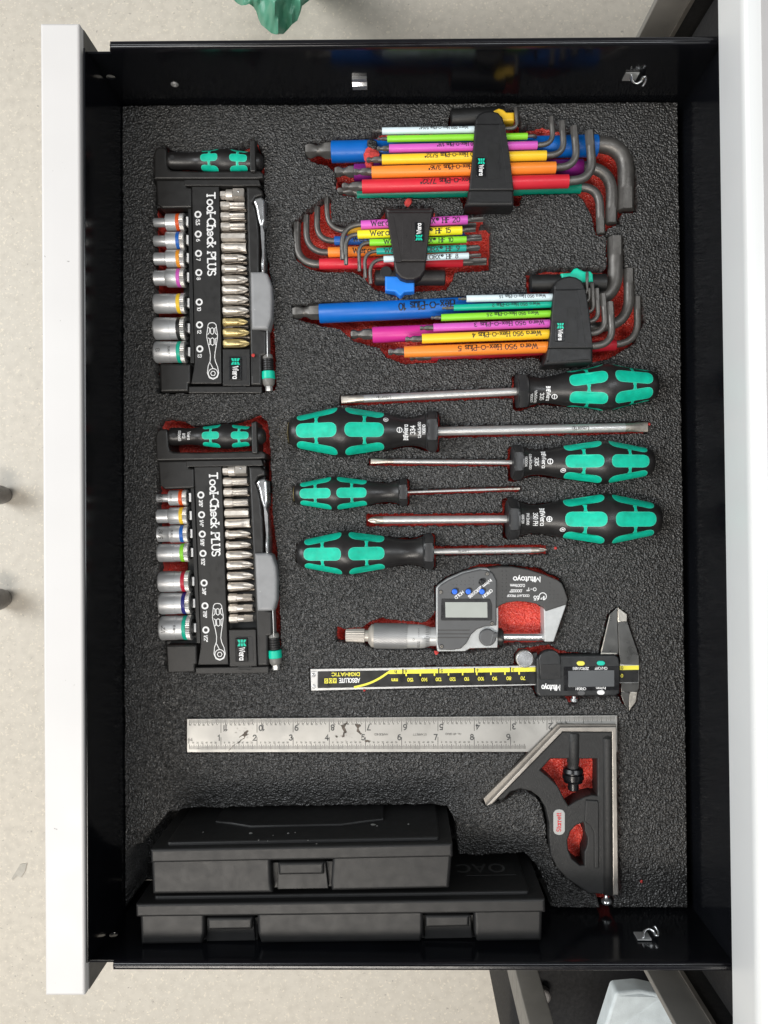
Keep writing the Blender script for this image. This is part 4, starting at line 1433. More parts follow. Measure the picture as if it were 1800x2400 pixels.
clip('black clip of the upper inch hex keys with a yellow dial', n2((130, 260), (132, 190), (160, 142), (215, 115), (280, 110), (340, 128), (378, 168), (392, 215), (396, 260)),
     n2((130, 228), (400, 228), (412, 310), (440, 480), (482, 832), (75, 832), (98, 600), (118, 400)), n2((76, 800), (480, 800), (484, 962), (470, 970), (60, 972), (34, 968), (60, 910)),
     n2((345, 236), (400, 236), (470, 762), (415, 765)), n2((252, 412), (346, 408), (352, 728), (252, 732)), m((182, 625)), -90, 'holder_black', 18,
     n2((292, 112), (345, 88), (385, 100), (415, 125), (486, 125), (486, 202), (388, 206), (330, 200)), 'c_dialyellow', (n((1450, 190)), m((400, 165)), 40), (), 'Hex-Plus', n2((318, 570))[0], 17)
pocket([(712, 345), (722, 332), (760, 326), (872, 316), (892, 300), (1050, 297), (1056, 260), (1110, 256), (1216, 248), (1222, 306), (1234, 294), (1262, 286), (1296, 286), (1330, 298), (1400, 316), (1450, 335), (1484, 368), (1494, 420), (1494, 496), (1458, 500), (1455, 524), (1424, 536), (1420, 552), (1398, 552), (1386, 500), (1368, 468), (1352, 452), (1226, 456), (1216, 482), (1088, 488), (1078, 464), (850, 462), (794, 456), (784, 430), (788, 408), (768, 388), (734, 380), (716, 366)], 24)

# ---------------- star keys
g2 = 'star keys of the middle clip'
t_ = crop(670, 440, .3014)
q = lambda x, y: t_((x, y))[0]
z1, z0 = 10, -3
lkey('red sleeved star key with the largest hook, middle clip', g2, 'red', z0, q(1560, 572), q(1375, 576), q(262, 594), q(82, 598), q(86, 268), 25.6, 18.5, 22, True, texts=[('Wera', 815, 853, 12, 2, 1)] if False else (), end=16)
lkey('orange sleeved star key second largest hook, middle clip', g2, 'orange', z0, q(1500, 468), q(1345, 472), q(330, 503), q(160, 508), q(160, 212), 23.5, 15, 20, True, end=13, texts=[('Wera', 828, 870, 12, 1, 1)])
lkey('dark blue sleeved star key third hook from the left, middle clip', g2, 'torxblue', z0, q(1520, 385), q(1390, 388), q(378, 413), q(242, 416), q(244, 148), 21, 14, 18, True, end=12, texts=[('Wera', 828, 868, 11, 1, 1)])
lkey('amber sleeved star key mostly hidden under the yellow one, middle clip', g2, 'amber', z0 + 1, q(1480, 292), q(1332, 297), q(480, 336), q(325, 340), q(318, 72), 17, 12.5, 18, True, end=10)


def over(txts, o):
    """upright lettering for keys whose sleeve was given from right to left"""
    return txts


lkey('magenta pink sleeved star key at the top of the middle clip', g2, 'pink', z1, q(1537, 246), q(1412, 250), q(585, 290), q(438, 292), q(440, 560), 20.5, 12, 16, True, end=9,
     texts=[('Wera', 870, 912, 12, 1, 1), ('TORX* HF 20', 980, 1077, 12, 1.5, 1)])
lkey('lemon yellow sleeved star key in the middle clip', g2, 'lemon', z1, q(1475, 328), q(1370, 332), q(558, 365), q(464, 368), q(468, 600), 19.5, 10.5, 11, True, end=8,
     texts=[('Wera', 868, 912, 12, 1, 1), ('TORX* HF 15', 968, 1055, 12, 1.5, 1)])
lkey('lime sleeved star key in the middle clip', g2, 'lime', z1, q(1525, 400), q(1403, 403), q(652, 427), q(566, 430), q(573, 650), 15.5, 8.5, 10, True, end=7,
     texts=[('Wera', 900, 942, 11, 1, 1), ('TORX* HF 10', 978, 1061, 10.5, 1.5, 1)])
lkey('bluish teal sleeved star key in the middle clip', g2, 'torxteal', z1, q(1510, 466), q(1402, 470), q(705, 494), q(612, 497), q(618, 702), 15.5, 8.5, 10, True, end=7,
     texts=[('Wera', 901, 942, 11, 1, 1), ('TORX* HF 9', 989, 1076, 11, 1.5, 1)])
lkey('white sleeved star key lowest of the front row in the middle clip', g2, 'white', z1, q(1518, 524), q(1422, 530), q(760, 556), q(650, 560), q(660, 748), 15, 8.5, 10, True, end=7,
     texts=[('TORX* HF 8', 997, 1073, 10, 1.5, 1)])
clip('brownish black clip of the star keys with a blue dial', t_((838, 560), (1088, 560), (1084, 640), (1050, 690), (1000, 714), (940, 716), (890, 700), (856, 660), (842, 610)),
     t_((780, 186), (1140, 186), (1122, 300), (1090, 572), (846, 572), (815, 400)), t_((768, 156), (1158, 152), (1152, 172), (1134, 230), (796, 232), (778, 182)),
     t_((792, 228), (838, 226), (900, 575), (850, 575)), t_((905, 262), (976, 260), (970, 516), (906, 516)), q(1038, 345), 90, 'holder_brown', 17,
     t_((770, 686), (880, 688), (905, 712), (930, 724), (1000, 728), (1000, 806), (925, 812), (900, 838), (888, 842), (876, 832), (850, 808), (772, 800)), 'c_dialblue',
     (q(690, 700), q(1240, 700), 33), (), 'TORX', q(958, 390), 20, 90, (q(778, 655)[0], q(778, 655)[1], 14))
pocket(t_((48, 285), (110, 225), (200, 140), (318, 62), (346, 90), (352, 262), (430, 278), (570, 268), (720, 245), (740, 190), (768, 146), (1165, 148), (1172, 218), (1545, 212), (1548, 282), (1500, 286), (1560, 290), (1592, 320), (1590, 560), (1584, 640), (1480, 652), (1310, 652), (1290, 730), (1246, 792), (1010, 806), (930, 830), (890, 856), (770, 816), (695, 790), (600, 690), (520, 655), (290, 655), (180, 632), (80, 560)), 22)

# ---------------- metric hex keys
g3 = 'metric hex keys of the lower clip'
w_ = crop(670, 620, .3014)
e_ = crop(1120, 530, .2592)
w = lambda x, y: w_((x, y))[0]
e = lambda x, y: e_((x, y))[0]
z1, z0 = 11, -3
lkey('thickest blue hex key printed with 10, lower clip', g3, 'blue', z0, w(50, 375), w(262, 382), (1246, 712), (1443, 702), e(1240, 100), 45, 35, 20, end=24, texts=[(HXP + ' 10', 1064, 935, 17, 2, 1)])
lkey('magenta sleeved thick hex key below the blue one, lower clip', g3, 'magenta', z0, w(503, 545), w(675, 548), (1300, 768), e(1372, 905), e(1362, 385), 37, 24, 22, end=16)
lkey('dark red sleeved hex key under the orange one, lower clip', g3, 'redlow', z0, (960, 838), (1010, 835), e(1245, 1075), e(1448, 1055), e(1440, 636), 26, 16.5, 19, end=12)
lkey('thin white sleeved hex key at the top of the lower clip', g3, 'white', z1, w(1340, 268), w(1405, 266), e(760, 640), e(985, 628), e(988, 415), 16, 7, 5, end=8, texts=[('Wera 950 ' + HXP + ' 1.5', 1277, 1170, 7, 1.5, 1)])
lkey('thin green-teal sleeved hex key in the lower clip', g3, 'tealbright', z1, w(1215, 340), w(1305, 336), e(760, 706), e(1008, 690), e(1004, 560), 14.5, 7.5, 5, end=6, texts=[('Wera 950 ' + HXP + ' 2', 1264, 1154, 7.5, 1.5, 1)])
lkey('lime sleeved hex key in the lower clip', g3, 'lime', z1, w(1128, 415), w(1208, 413), e(760, 788), e(1048, 778), e(1034, 518), 16.5, 9, 6, end=9, texts=[('Wera 950 ' + HXP + ' 2.5', 1260, 1141, 8, 1.5, 1)])
lkey('orchid pink sleeved hex key in the lower clip', g3, 'pink', z1, w(1042, 495), w(1147, 491), e(760, 876), e(1092, 862), e(1075, 562), 18.7, 11, 8, end=10, texts=[('Wera 950 ' + HXP + ' 3', 1273, 1112, 9.5, 1.5, 1)])
lkey('yellow sleeved hex key in the lower clip', g3, 'yellow', z1, w(928, 582), w(1058, 577), e(760, 972), e(1158, 966), e(1130, 608), 22.6, 14, 11, end=11, texts=[('Wera 950 ' + HXP + ' 4', 1266, 1107, 11, 1.5, 1)])
lkey('orange sleeved hex key lowest of the front row in the lower clip', g3, 'orange', z1, w(795, 680), w(920, 680), e(760, 1090), e(1222, 1078), e(1192, 683), 26.5, 16.5, 13, end=12, texts=[('Wera 950 ' + HXP + ' 5', 1257, 1074, 12, 1.5, 1)])
clip('black clip of the lower metric hex keys with a teal dial', e_((690, 600), (688, 540), (715, 490), (770, 458), (830, 448), (890, 458), (940, 490), (968, 540), (972, 600)),
     e_((692, 568), (975, 566), (990, 640), (1015, 800), (1045, 1105), (636, 1105), (655, 980), (668, 800)), e_((640, 1070), (1043, 1070), (1044, 1225), (1030, 1232), (620, 1258), (590, 1252), (612, 1200)),
     e_((905, 574), (968, 572), (1038, 1095), (978, 1100)), e_((815, 738), (898, 735), (906, 1060), (815, 1050)), e(742, 955), -90, 'holder_black', 18,
     e_((752, 424), (840, 420), (870, 382), (900, 374), (930, 392), (965, 408), (1020, 406), (1042, 430), (1046, 502), (950, 506), (770, 500)), 'c_dialteal',
     (e(468, 520), e(1160, 512), 37), [('1.5', *e(930, 600), -90), ('2', *e(945, 690), -90), ('2.5', *e(955, 775), -90), ('3', *e(968, 860), -90), ('4', *e(982, 945), -90), ('5', *e(1002, 1070), -90)], 'Hex-Plus', e(868, 900), 17)
pocket([(684, 715), (748, 708), (941, 706), (1074, 694), (1236, 686), (1232, 640), (1286, 626), (1422, 629), (1422, 552), (1462, 552), (1465, 626), (1486, 626), (1490, 694), (1506, 692), (1512, 750), (1490, 802), (1428, 840), (1390, 848), (1272, 858), (1264, 838), (1026, 842), (1022, 850), (950, 852), (908, 838), (891, 815), (832, 800), (798, 772), (750, 762), (686, 745)], 24)

# ================================================================== six screwdrivers
DPROF = [(0, .30), (.004, .40), (.015, .52), (.04, .615), (.0625, .65), (.13, .72), (.20, .80), (.28, .92), (.33, .985), (.36, 1.0), (.40, .98), (.46, .89), (.51, .825), (.58, .78), (.64, .745), (.70, .66), (.76, .585),
         (.80, .56), (.84, .562), (.88, .60), (.914, .68), (.935, .735), (.955, .765), (.975, .775), (.99, .765), (1.0, .70)]
DPS = [(p.x, p.y) for p in spline(DPROF, 2, False)]


def screwdriver(label, butt, bol, tip, dbelly, dshaft, z, kind, roll, lines=(), sym=None, reg=False, brass=False, etch=None, tipw=None, slot=None):
    a, b, c = P(*butt, z), P(*bol, z), P(*tip, z - 1)
    M = frame(a, b)
    sc = (H - z) / FPX
    L_ = (b - a).length
    R_ = dbelly * sc / 2
    o = thing('screwdriver', label, 'screwdriver', M, 'screwdrivers lying in the foam')
    cut = .918
    body = [q for q in DPS if q[0] < cut] + [(cut, np.interp(cut, [q[0] for q in DPS], [q[1] for q in DPS]))]
    mk('handle', lathe([(t * L_, r * R_) for t, r in body], 48), 'handle_black', o)
    bol_ = [(cut, .66)] + [(t, r) for t, r in DPS if t > cut] + [(1.0, .40)]
    kinds = []
    V = []
    for t, r in bol_:
        k = 'h' if .935 < t < .995 else 'c'
        V.append((t * L_, r * R_ * (1.05 if k == 'h' else 1.0), k))
    mk('bolster', lathe(V, 48, roll=math.radians(roll)), 'bolster_black', o, smooth=25)
    if brass:
        mk('end_ring', lathe([(-.25, R_ * .28), (-.25, R_ * .40), (.15, R_ * .43)], 32), 'brass', o)
    grip_zones(o, L_, R_, DPS, [(.062, .33, .195), (.388, .64, .515)], math.radians(roll))
    tt, rr = [q[0] for q in DPS], [q[1] for q in DPS]

    def hmap(u, v, k):
        r_ = R_ * float(np.interp(v / L_, tt, rr)) + .09 + k
        an = math.pi / 2 - u / r_ + math.radians(roll)
        # u reads towards +y of the handle
        return Vector((v, r_ * math.cos(an), r_ * math.sin(an)))
    if lines:
        al = ([], [])
        for (txt, tpos, hgt, wid) in lines:
            # letter tops point to the butt
            al = join(al, text(txt, hgt, lambda u, v, k, tp=tpos: hmap(u, tp * L_ - v, k), .145, 0.1 if txt == 'Wera' else 0, .18, wid))
        tp = lines[0][1]
        al = join(al, emblem(lambda u, v, k: hmap(v - lines[0][3] * .5 - 2.0, tp * L_ - u - lines[0][2] * .45, k), lines[0][2] * 1.3, 3.4))
        # tip symbol in a ring
        cx = (lines[0][1] - .055) * L_
        rg = [[(1.75 * math.cos(math.radians(20 * i)), 1.75 * math.sin(math.radians(20 * i))) for i in range(19)]]
        rg.append([(-1.5, 0), (1.5, 0)])
        if sym == '+': rg.append([(0, -1.2), (0, 1.2)])
        al = join(al, strokes_mesh(rg, .5, lambda u, v, k: hmap(u, cx - v, k)))
        mk('lettering', al, 'print_white', o, smooth=0)
    if reg:
        an0 = math.radians(33)
        rg = [[(1.6 * math.cos(math.radians(20 * i)), 1.6 * math.sin(math.radians(20 * i))) for i in range(19)]] + [[(-.5, -.8), (-.5, .8), (.4, .7), (.4, .1), (-.5, 0)], [(-.2, 0), (.6, -.8)]]
        r0 = R_ * .745
        mk('registered_mark', strokes_mesh(rg, .4, lambda u, v, k: hmap(u + (an0 * r0) * reg, .655 * L_ - v, k)), 'print_white', o, smooth=0)
    # shaft
    ca = M.inverted() @ c
    Ls = ca.x - L_
    rs = dshaft * sc / 2
    dirv = Vector((Ls, ca.y, ca.z))
    Ms = frame(Vector((L_ - 2, 0, 0)), ca)
    Lt = (ca - Vector((L_ - 2, 0, 0))).length
    tipl = 16 if kind == 's' else 11
    sh = mk('shaft', xf(lathe([(0, rs), (Lt - tipl, rs)], 28), Ms), 'satin_chrome', o)
    if kind == 's':
        wf = tipw or 1.0
        tp = [(Lt - tipl, rs * .99), (Lt - tipl * .72, rs * .97, 'c', .9, 1.0), (Lt - tipl * .45, rs, 'c', .55, wf * .98), (Lt - tipl * .2, rs, 'c', .32, wf), (Lt, rs, 'c', .2, wf)]
        mk('tip', xf(lathe(tp, 28), Ms), 'blade_steel', o, smooth=60)
    else:
        tp = [(Lt - tipl, rs * 1.0), (Lt - tipl * .55, rs * 1.0), (Lt - tipl * .45, rs * .98, 'x'), (Lt - tipl * .2, rs * .72, 'x'), (Lt - .6, rs * .34, 'x'), (Lt, rs * .18)]
        mk('tip', xf(lathe(tp, 32, roll=.4), Ms), 'blade_steel', o, smooth=60)
    if etch:
        pos, fl, hg = etch
        Mi = Ms
        mk('lettering', text('Lasertip', hg, lambda u, v, k: Mi @ Vector((pos * Lt + fl * u, fl * math.sin(v / rs - .3) * rs, math.cos(v / rs - .3) * rs + .05 + k)), .12, 0, .16), 'etch_grey', sh, smooth=0)
    # pocket: silhouette plus a little air
    Rm = M.to_3x3()
    ax = Rm @ Vector((1, 0, 0))
    sd = Rm @ Vector((0, 1, 0))

    def topx(p):
        d = ROT.transposed() @ (p - Vector((0, 0, H)))
        return (900 + FPX * d.x / -d.z, 1200 - FPX * d.y / -d.z)
    sl = slot or rs + .8
    up, dn = [], []
    for t, r in [(-.012, .42)] + DPROF[4::2] + [(1.0, .78), (1.018, .70)]:
        q_ = a + ax * (t * L_)
        r2 = r * R_ * (.96 if t < .7 else 1.02) + (0.1 if t < .7 else .2)
        up.append(q_ + sd * r2)
        dn.append(q_ - sd * r2)
    e1 = a + ax * (1.019 * L_)
    ct = c.copy()
    sdir = (ct - e1).normalized()
    sn = Vector((0, 0, 1)).cross(sdir)
    up += [e1 + sn * sl, ct + sdir * 1.5 + sn * sl]
    dn += [e1 - sn * sl, ct + sdir * 1.5 - sn * sl]
    pocket([topx(Vector((p.x, p.y, 0))) for p in up + dn[::-1]], min(R_ + 6 - z, 22))
    return o


screwdriver('slotted screwdriver at the top right, its handle turned so the print sits low', (1540, 903), (1209.5, 917.5), (800, 937), 107, 18.5, 4, 's', -38, [('Wera', .80, 2.6, 7.2), ('335', .845, 2.6, 5.5), ('1.0x5.5x125', .885, 1.7, 10), ('110007', .915, 1.7, 7)], '-', 0, False, (.76, 1, 2.2), 1.0)
screwdriver('largest slotted screwdriver, handle at the left, blade reaching far right', (678, 1013.5), (1025, 1011), (1518, 1001), 118, 21, 4, 's', 0, [('Wera', .80, 3.0, 7.4), ('334', .848, 3.2, 6), ('1.2x6.5x150', .886, 1.9, 11.5), ('110010', .915, 1.9, 7)], '-', 1, True, (.68, -1, 2.6), 1.1)
screwdriver('slotted screwdriver with a slim shaft, middle one of the right-hand handles', (1531, 1083), (1199, 1084), (869, 1081), 103, 10.5, 4, 's', 0, [('Wera', .80, 2.6, 9), ('335', .85, 2.6, 5.8), ('0.8x4.0x100', .89, 1.7, 11), ('110004', .922, 1.7, 7)], '-', 1, False, None, 1.15)
screwdriver('smallest screwdriver with a needle thin shaft, handle at the left', (690, 1158), (955, 1153.5), (1218, 1145), 80, 6.0, 3, 's', 0, (), None, 0, True, None, 1.0, 1.9)
screwdriver('large cross-tip screwdriver, lowest of the right-hand handles', (1547, 1216.5), (1187, 1216.5), (862, 1219), 120, 18, 4, 'p', 0, [('Wera', .795, 3.0, 9), ('350 PH', .84, 3.0, 9), ('PH 2x100', .885, 1.9, 8), ('008720', .918, 1.7, 6)], '+', 1, False, None, None, 4.2)
screwdriver('cross-tip screwdriver without print, lowest of the left-hand handles', (697, 1298), (1016, 1292.5), (1281, 1289), 104, 13.5, 4, 'p', 0, (), None, 0, False, (.28, -1, 1.6), None, 3.2)

# ================================================================== micrometer
u_ = crop(780, 1310, .3556)
u = lambda x, y: u_((x, y))[0]
mo = P(1090, 1440, 0)
mo.z = -13
mic = thing('micrometer', 'digital micrometer with grey body, blue buttons and knurled silver thimble', 'micrometer', origin=mo)
mk('arm', xpx([u_((1390, 318), (1545, 285), (1456, 546), (1396, 546))], 5.2, -10, .6, .5), 'mic_alu', mic)
fr = u_((1030, 62), (1100, 52), (1180, 52), (1290, 70), (1400, 105), (1480, 138), (1510, 160), (1530, 205), (1550, 268), (1540, 302), (1405, 346), (1385, 318), (1340, 296), (1280, 284), (1220, 280), (1150, 288), (1105, 306), (1078, 330))
fra = mk('frame', xpx([fr], 6.2, -11, .8, .4, 2), 'mic_dark', mic)
bs = u_((682, 192), (700, 172), (755, 133), (855, 88), (970, 61), (1022, 62), (1066, 88), (1090, 140), (1092, 440), (1086, 586), (905, 590), (872, 609), (690, 611), (683, 560))
mk('backing', xpx([bs], 5.6, -12, .6, .6, 2), 'mic_alu', mic)
cv = u_((692, 196), (712, 172), (762, 140), (860, 95), (970, 69), (1015, 72), (1056, 95), (1080, 145), (1080, 440), (1000, 447), (950, 466), (912, 502), (884, 556), (845, 592), (790, 602), (702, 600), (692, 560))
cvr = mk('cover', xpx([cv], 7.8, 4, 1.0, .6, 3), 'mic_grey', mic)
bz = mk('screen_bezel', xpx([u_((714, 262), (1036, 262), (1050, 300), (1050, 406), (712, 406))], 8.1, 7, .25, 1.0), 'bezel', cvr)
mk('screen', xpx([u_((741, 285), (1018, 285), (1020, 387), (743, 386))], 8.25, 7.8, .1, .2), 'lcd', bz)
for (x, y, mm_) in ((803, 215, 'button_blue'), (893, 215, 'button_blue'), (983, 215, 'button_blue'), (983, 150, 'gloss_black')):
    c = P(*u(x, y), 8)
    sc = .1055
    w_el = [(c.x + 3.0 * math.cos(t) * .72 + 1.3 * math.sin(t), c.y + 3.0 * math.cos(t) * .55 - .9 * math.sin(t) * 1.6 + 0) for t in [i * math.pi / 10 for i in range(20)]]
    mk('button_well', ext([[(c.x + .2 + (3.1 * math.cos(t)) * .80 - 2.1 * math.sin(t) * .6, c.y + .3 + 3.1 * math.cos(t) * .6 + 2.1 * math.sin(t) * .8) for t in [i * math.pi / 12 for i in range(24)]]], 7.6, 7.92, .1), 'bezel', cvr)
    mk('button', disc((c.x, c.y), 1.95, 7.8, 9.4, .7), mm_, cvr, smooth=60)
for (x, y) in ((1018, 98), (712, 218), (1050, 425), (717, 577)):
    c = P(*u(x, y), 7.9)
    s_ = mk('screw', disc((c.x, c.y), 1.45, 7.7, 8.2, .2), 'bezel', cvr)
    mk('screw_head', disc((c.x, c.y), 1.05, 8.15, 8.4, .1), 'machined_dark', s_)
    mk('cross_slot', strokes_mesh([[(c.x - .6, c.y - .3), (c.x + .6, c.y + .3)], [(c.x - .3, c.y + .6), (c.x + .3, c.y - .6)]], .25, lambda a, b, k: Vector((a, b, 8.43 + k))), 'bezel', s_, smooth=0)
tx = ([], [])
for s, x, y, wd in (('HOLD', 833, 238, 7.0), ('ZERO/ABS', 938, 220, 11.0), ('ORIGIN', 1020, 228, 7.8), ('in/mm', 1018, 160, 7.0)):
    tx = join(tx, text(s, 2.0, (lambda o_: (lambda a, b, k: o_(a, b - 1.0, k)))(flat_map(P(*u(x, y), 7.86), 218)), .2, 0, .14, wd))
mk('lettering', tx, 'print_white', cvr, smooth=0)
dots = ([], [])
for r_, (y, xs) in enumerate(((122, (900, 925)), (147, (818, 845, 870, 897, 925)), (170, (790, 815, 842, 870, 897, 925)))):
    for x in xs:
        c = P(*u(x, y), 7.8)
        dots = join(dots, disc((c.x, c.y), .42, 7.6, 8.05, .2, 8))
mk('grip_dots', dots, 'mic_grey', cvr, smooth=60)
for y in (466, 490, 514):
    mk('groove', xpx([u_((692, y), (905, y), (900, y + 8), (692, y + 8))], 7.9, 7.6, .06), 'mic_dark', cvr)
# print and dots on the frame
tx = text('Mitutoyo', 3.4, flat_map(P(*u(1278, 118), 6.2) + Vector((0, 0, 0)), 180), .2, 0, .14, 18.5)
for s, x, y, h_, wd in (('0.001mm', 1218, 166, 1.9, 10), ('.00005"', 1208, 201, 1.9, 8.5), ('0-1"', 1310, 190, 2.2, 6.5), ('COOLANT PROOF', 1222, 235, 1.5, 15.5), ('65', 1342, 244, 2.8, 3.6), ('IP', 1383, 246, 2.4, 2.4)):
    tx = join(tx, text(s, h_, flat_map(P(*u(x, y), 6.2), 180), .18, 0, .14, wd))
c = P(*u(1384, 243), 6.2)
rg = [(c.x + 2.6 * math.cos(math.radians(a_)), c.y - .5 + 2.6 * math.sin(math.radians(a_))) for a_ in range(-200, 121, 20)]
tx = join(tx, strokes_mesh([[(c.x - 3.0, c.y - 2.9)] + [(c.x + 2.5 * math.cos(math.radians(a_)), c.y - .4 + 2.5 * math.sin(math.radians(a_))) for a_ in range(-90, 200, 20)] + [(c.x - 3.0, c.y - 2.9), (c.x, c.y - 2.9)]], .5, lambda a, b, k: Vector((a, b, 6.28 + k))))
mk('lettering', tx, 'print_white', fra, smooth=0)
dots = ([], [])
for x in (1115, 1142):
    for y in range(82, 300, 25):
        c = P(*u(x, y), 6.2)
        dots = join(dots, disc((c.x, c.y), .42, 6.0, 6.45, .2, 8))
for i, x in enumerate((1432, 1458, 1485, 1512, 1536)):
    for j, y in enumerate(range(160, 290, 25)):
        if y > 135 + 25 * i + (25 if i else 0) or i == 0:
            if i == 4 and y < 250: continue
            c = P(*u(x - 2, y), 6.2)
            dots = join(dots, disc((c.x, c.y), .42, 6.0, 6.45, .2, 8))
mk('grip_dots', dots, 'mic_dark', fra, smooth=60)
# clamp lever
c = P(*u(1021, 518), 8)
lv = mk('clamp_lever', disc((c.x, c.y), 6.0, 3, 8.6, 1.0), 'mic_grey', mic, smooth=60)
mk('lever_stem', xpx([u_((1050, 492), (1090, 486), (1090, 520), (1062, 524), (1052, 560), (1030, 574), (1040, 540))], 8.8, 3, .8, .6), 'mic_grey', lv)
a, b = P(*u(1092, 512), -1), P(*u(1397, 514), -1)
mk('spindle_collar', xf(lathe([(-1, 5.8), (0, 6.2), (2.2, 6.2), (2.6, 5.2), (3.2, 5.0), (3.4, 3)], 32), frame(a, b)), 'bezel', mic)
sp = mk('spindle', xf(lathe([(2, 2.75), ((b - a).length * .88, 2.75), ((b - a).length * .885, 2.6), ((b - a).length - .4, 2.6), ((b - a).length, 2.4)], 32), frame(a, b)), 'chrome', mic)
# thimble side
a, b = P(*u(682, 512), -1), P(*u(84, 503), -1)
Mt = frame(a, b)
Lm = (b - a).length
f_ = Lm / 598.0
mk('sleeve', xf(lathe([(-1, 6.6), (30 * f_, 6.6), (60 * f_, 6.6)], 40), Mt), 'mic_white', mic)
th = mk('thimble', xf(lathe([(46 * f_, 6.7), (46 * f_, 7.0), (85 * f_, 8.2), (100 * f_, 8.35), (195 * f_, 8.5), (196 * f_, 8.7)], 56), Mt), 'mic_white', mic)
# diamond knurl as real relief
V, F = [], []
nk, nr = 120, 42
for j in range(nr + 1):
    x = (194 + 216 * j / nr) * f_
    for i in range(nk):
        th_ = 2 * math.pi * i / nk
        r_ = 8.9 + .22 * math.cos(40 * th_ + j * 1.26) * (0 if j in (0, nr) else 1)
        V.append(Vector((x, r_ * math.cos(th_), r_ * math.sin(th_))))
for j in range(nr):
    for i in range(nk):
        a_, b_ = j * nk + i, j * nk + (i + 1) % nk
        F.append([a_, b_, b_ + nk, a_ + nk])
F.append(list(range(nk))[::-1]); F.append([nr * nk + i for i in range(nk)])
mk('knurled_grip', xf((V, F), Mt), 'knurl_grey', mic, smooth=60)
mk('thimble_end', xf(lathe([(409 * f_, 8.6), (410 * f_, 8.2), (424 * f_, 8.2), (428 * f_, 7.8), (447 * f_, 5.2), (448 * f_, 3)], 40), Mt), 'mic_cream', mic)
mk('neck', xf(lathe([(446 * f_, 4.1), (474 * f_, 4.1)], 32), Mt), 'mic_cream', mic)
mk('ratchet_stop', xf(lathe([(472 * f_, 4.2), (473 * f_, 4.75, 'r'), (590 * f_, 4.3, 'r'), (597 * f_, 3.9, 'r'), (598 * f_, 3)], 108), Mt), 'mic_cream', mic, smooth=60)
# graduations round the thimble and the sleeve line
tk = ([], [])
for i in range(-8, 9):
    an = math.pi / 2 + i * .17
    x0, x1 = (50 if i else 47) * f_, (72 if i else 82) * f_
    q4 = []
    for (x, d_) in ((x0, -.16), (x0, .16), (x1, .16), (x1, -.16)):
        r_ = float(np.interp(x, [46 * f_, 85 * f_, 100 * f_], [7.0, 8.2, 8.35])) + .06
        q4.append(Mt @ Vector((x, r_ * math.cos(an + d_ / 7), r_ * math.sin(an + d_ / 7))))
    tk = join(tk, (q4, [[0, 1, 2, 3]]))
q4 = [Mt @ Vector((x, d_, 6.65)) for x, d_ in ((8 * f_, -.12), (8 * f_, .12), (46 * f_, .12), (46 * f_, -.12))]
tk = join(tk, (q4, [[0, 1, 2, 3]]))


def thmap(u0, r0, an0):
    return lambda a_, b_, k: Mt @ Vector((u0 * f_ - a_, (r0 + k) * math.cos(math.pi / 2 + an0 - b_ / r0), (r0 + k) * math.sin(math.pi / 2 + an0 - b_ / r0)))


for i, s in ((0, '0'), (-1.4, '24'), (-2.4, '23'), (-3.4, '22'), (-4.4, '21'), (1.4, '1'), (2.4, '2'), (3.4, '3'), (4.4, '4')):
    tk = join(tk, text(s, 1.9 if s == '0' else 1.3, thmap(150 if s == '0' else 118, 8.44, i * .2), .13, 0, .2))
mk('graduations', tk, 'print_dark', th, smooth=0)
pocket([(788, 1470), (806, 1474), (850, 1470), (868, 1458), (884, 1452), (898, 1448), (912, 1453), (990, 1460), (1012, 1448), (1019, 1440), (1019, 1376), (1042, 1354), (1128, 1322), (1180, 1324), (1262, 1330), (1316, 1358), (1334, 1402), (1330, 1425), (1302, 1508), (1178, 1512), (1170, 1524), (1030, 1532), (1010, 1524), (882, 1522), (864, 1516), (852, 1506), (788, 1505)], 14)
pocket(u_((1080, 330), (1110, 300), (1220, 272), (1340, 290), (1400, 330), (1400, 488), (1120, 488), (1088, 470)), 8.5, True)

# ================================================================== caliper
a4 = crop(700, 1520, .2532)
a5 = crop(1100, 1400, .2652)
co_ = P(1100, 1590, 0)
co_.z = -5
cal = thing('caliper', 'digital caliper with a black and yellow scale lying under the micrometer', 'caliper', origin=co_)
zb_ = 1.0
bm1 = mk('beam', xpx([[(727.5, 1568), (1498, 1556), (1498, 1600), (729, 1619)]], zb_, -3, .25, .2), 'satin_chrome', cal)
mk('scale_strip', xpx([[(745, 1573.5), (1497, 1562.5), (1497, 1599), (745, 1613)]], zb_ + .12, zb_ - .2, .05), 'cal_scale', bm1)
yl = mk('yellow_strip', xpx([a4((842, 198), (1660, 182)) + a5((1498, 600), (1500, 640)) + a4((1660, 222), (835, 237))]
                             if False else [[a4((842, 198))[0], a5((1498, 602))[0], a5((1498, 640))[0], a4((832, 236))[0]]], zb_ + .2, zb_ - .1, .04), 'cal_yellow', bm1)
st = [[tuple(P(x, y, zb_).xy) for x, y in spline([(p[0], p[1]) for p in a4((838, 215), (760, 268), (680, 310), (600, 338), (520, 357))], 4, False)]]
mk('swoosh', strokes_mesh(st, 1.5, lambda p_, q_, k: Vector((p_, q_, zb_ + .16 + k))), 'cal_yellow', bm1, smooth=0)
tk = ([], [])
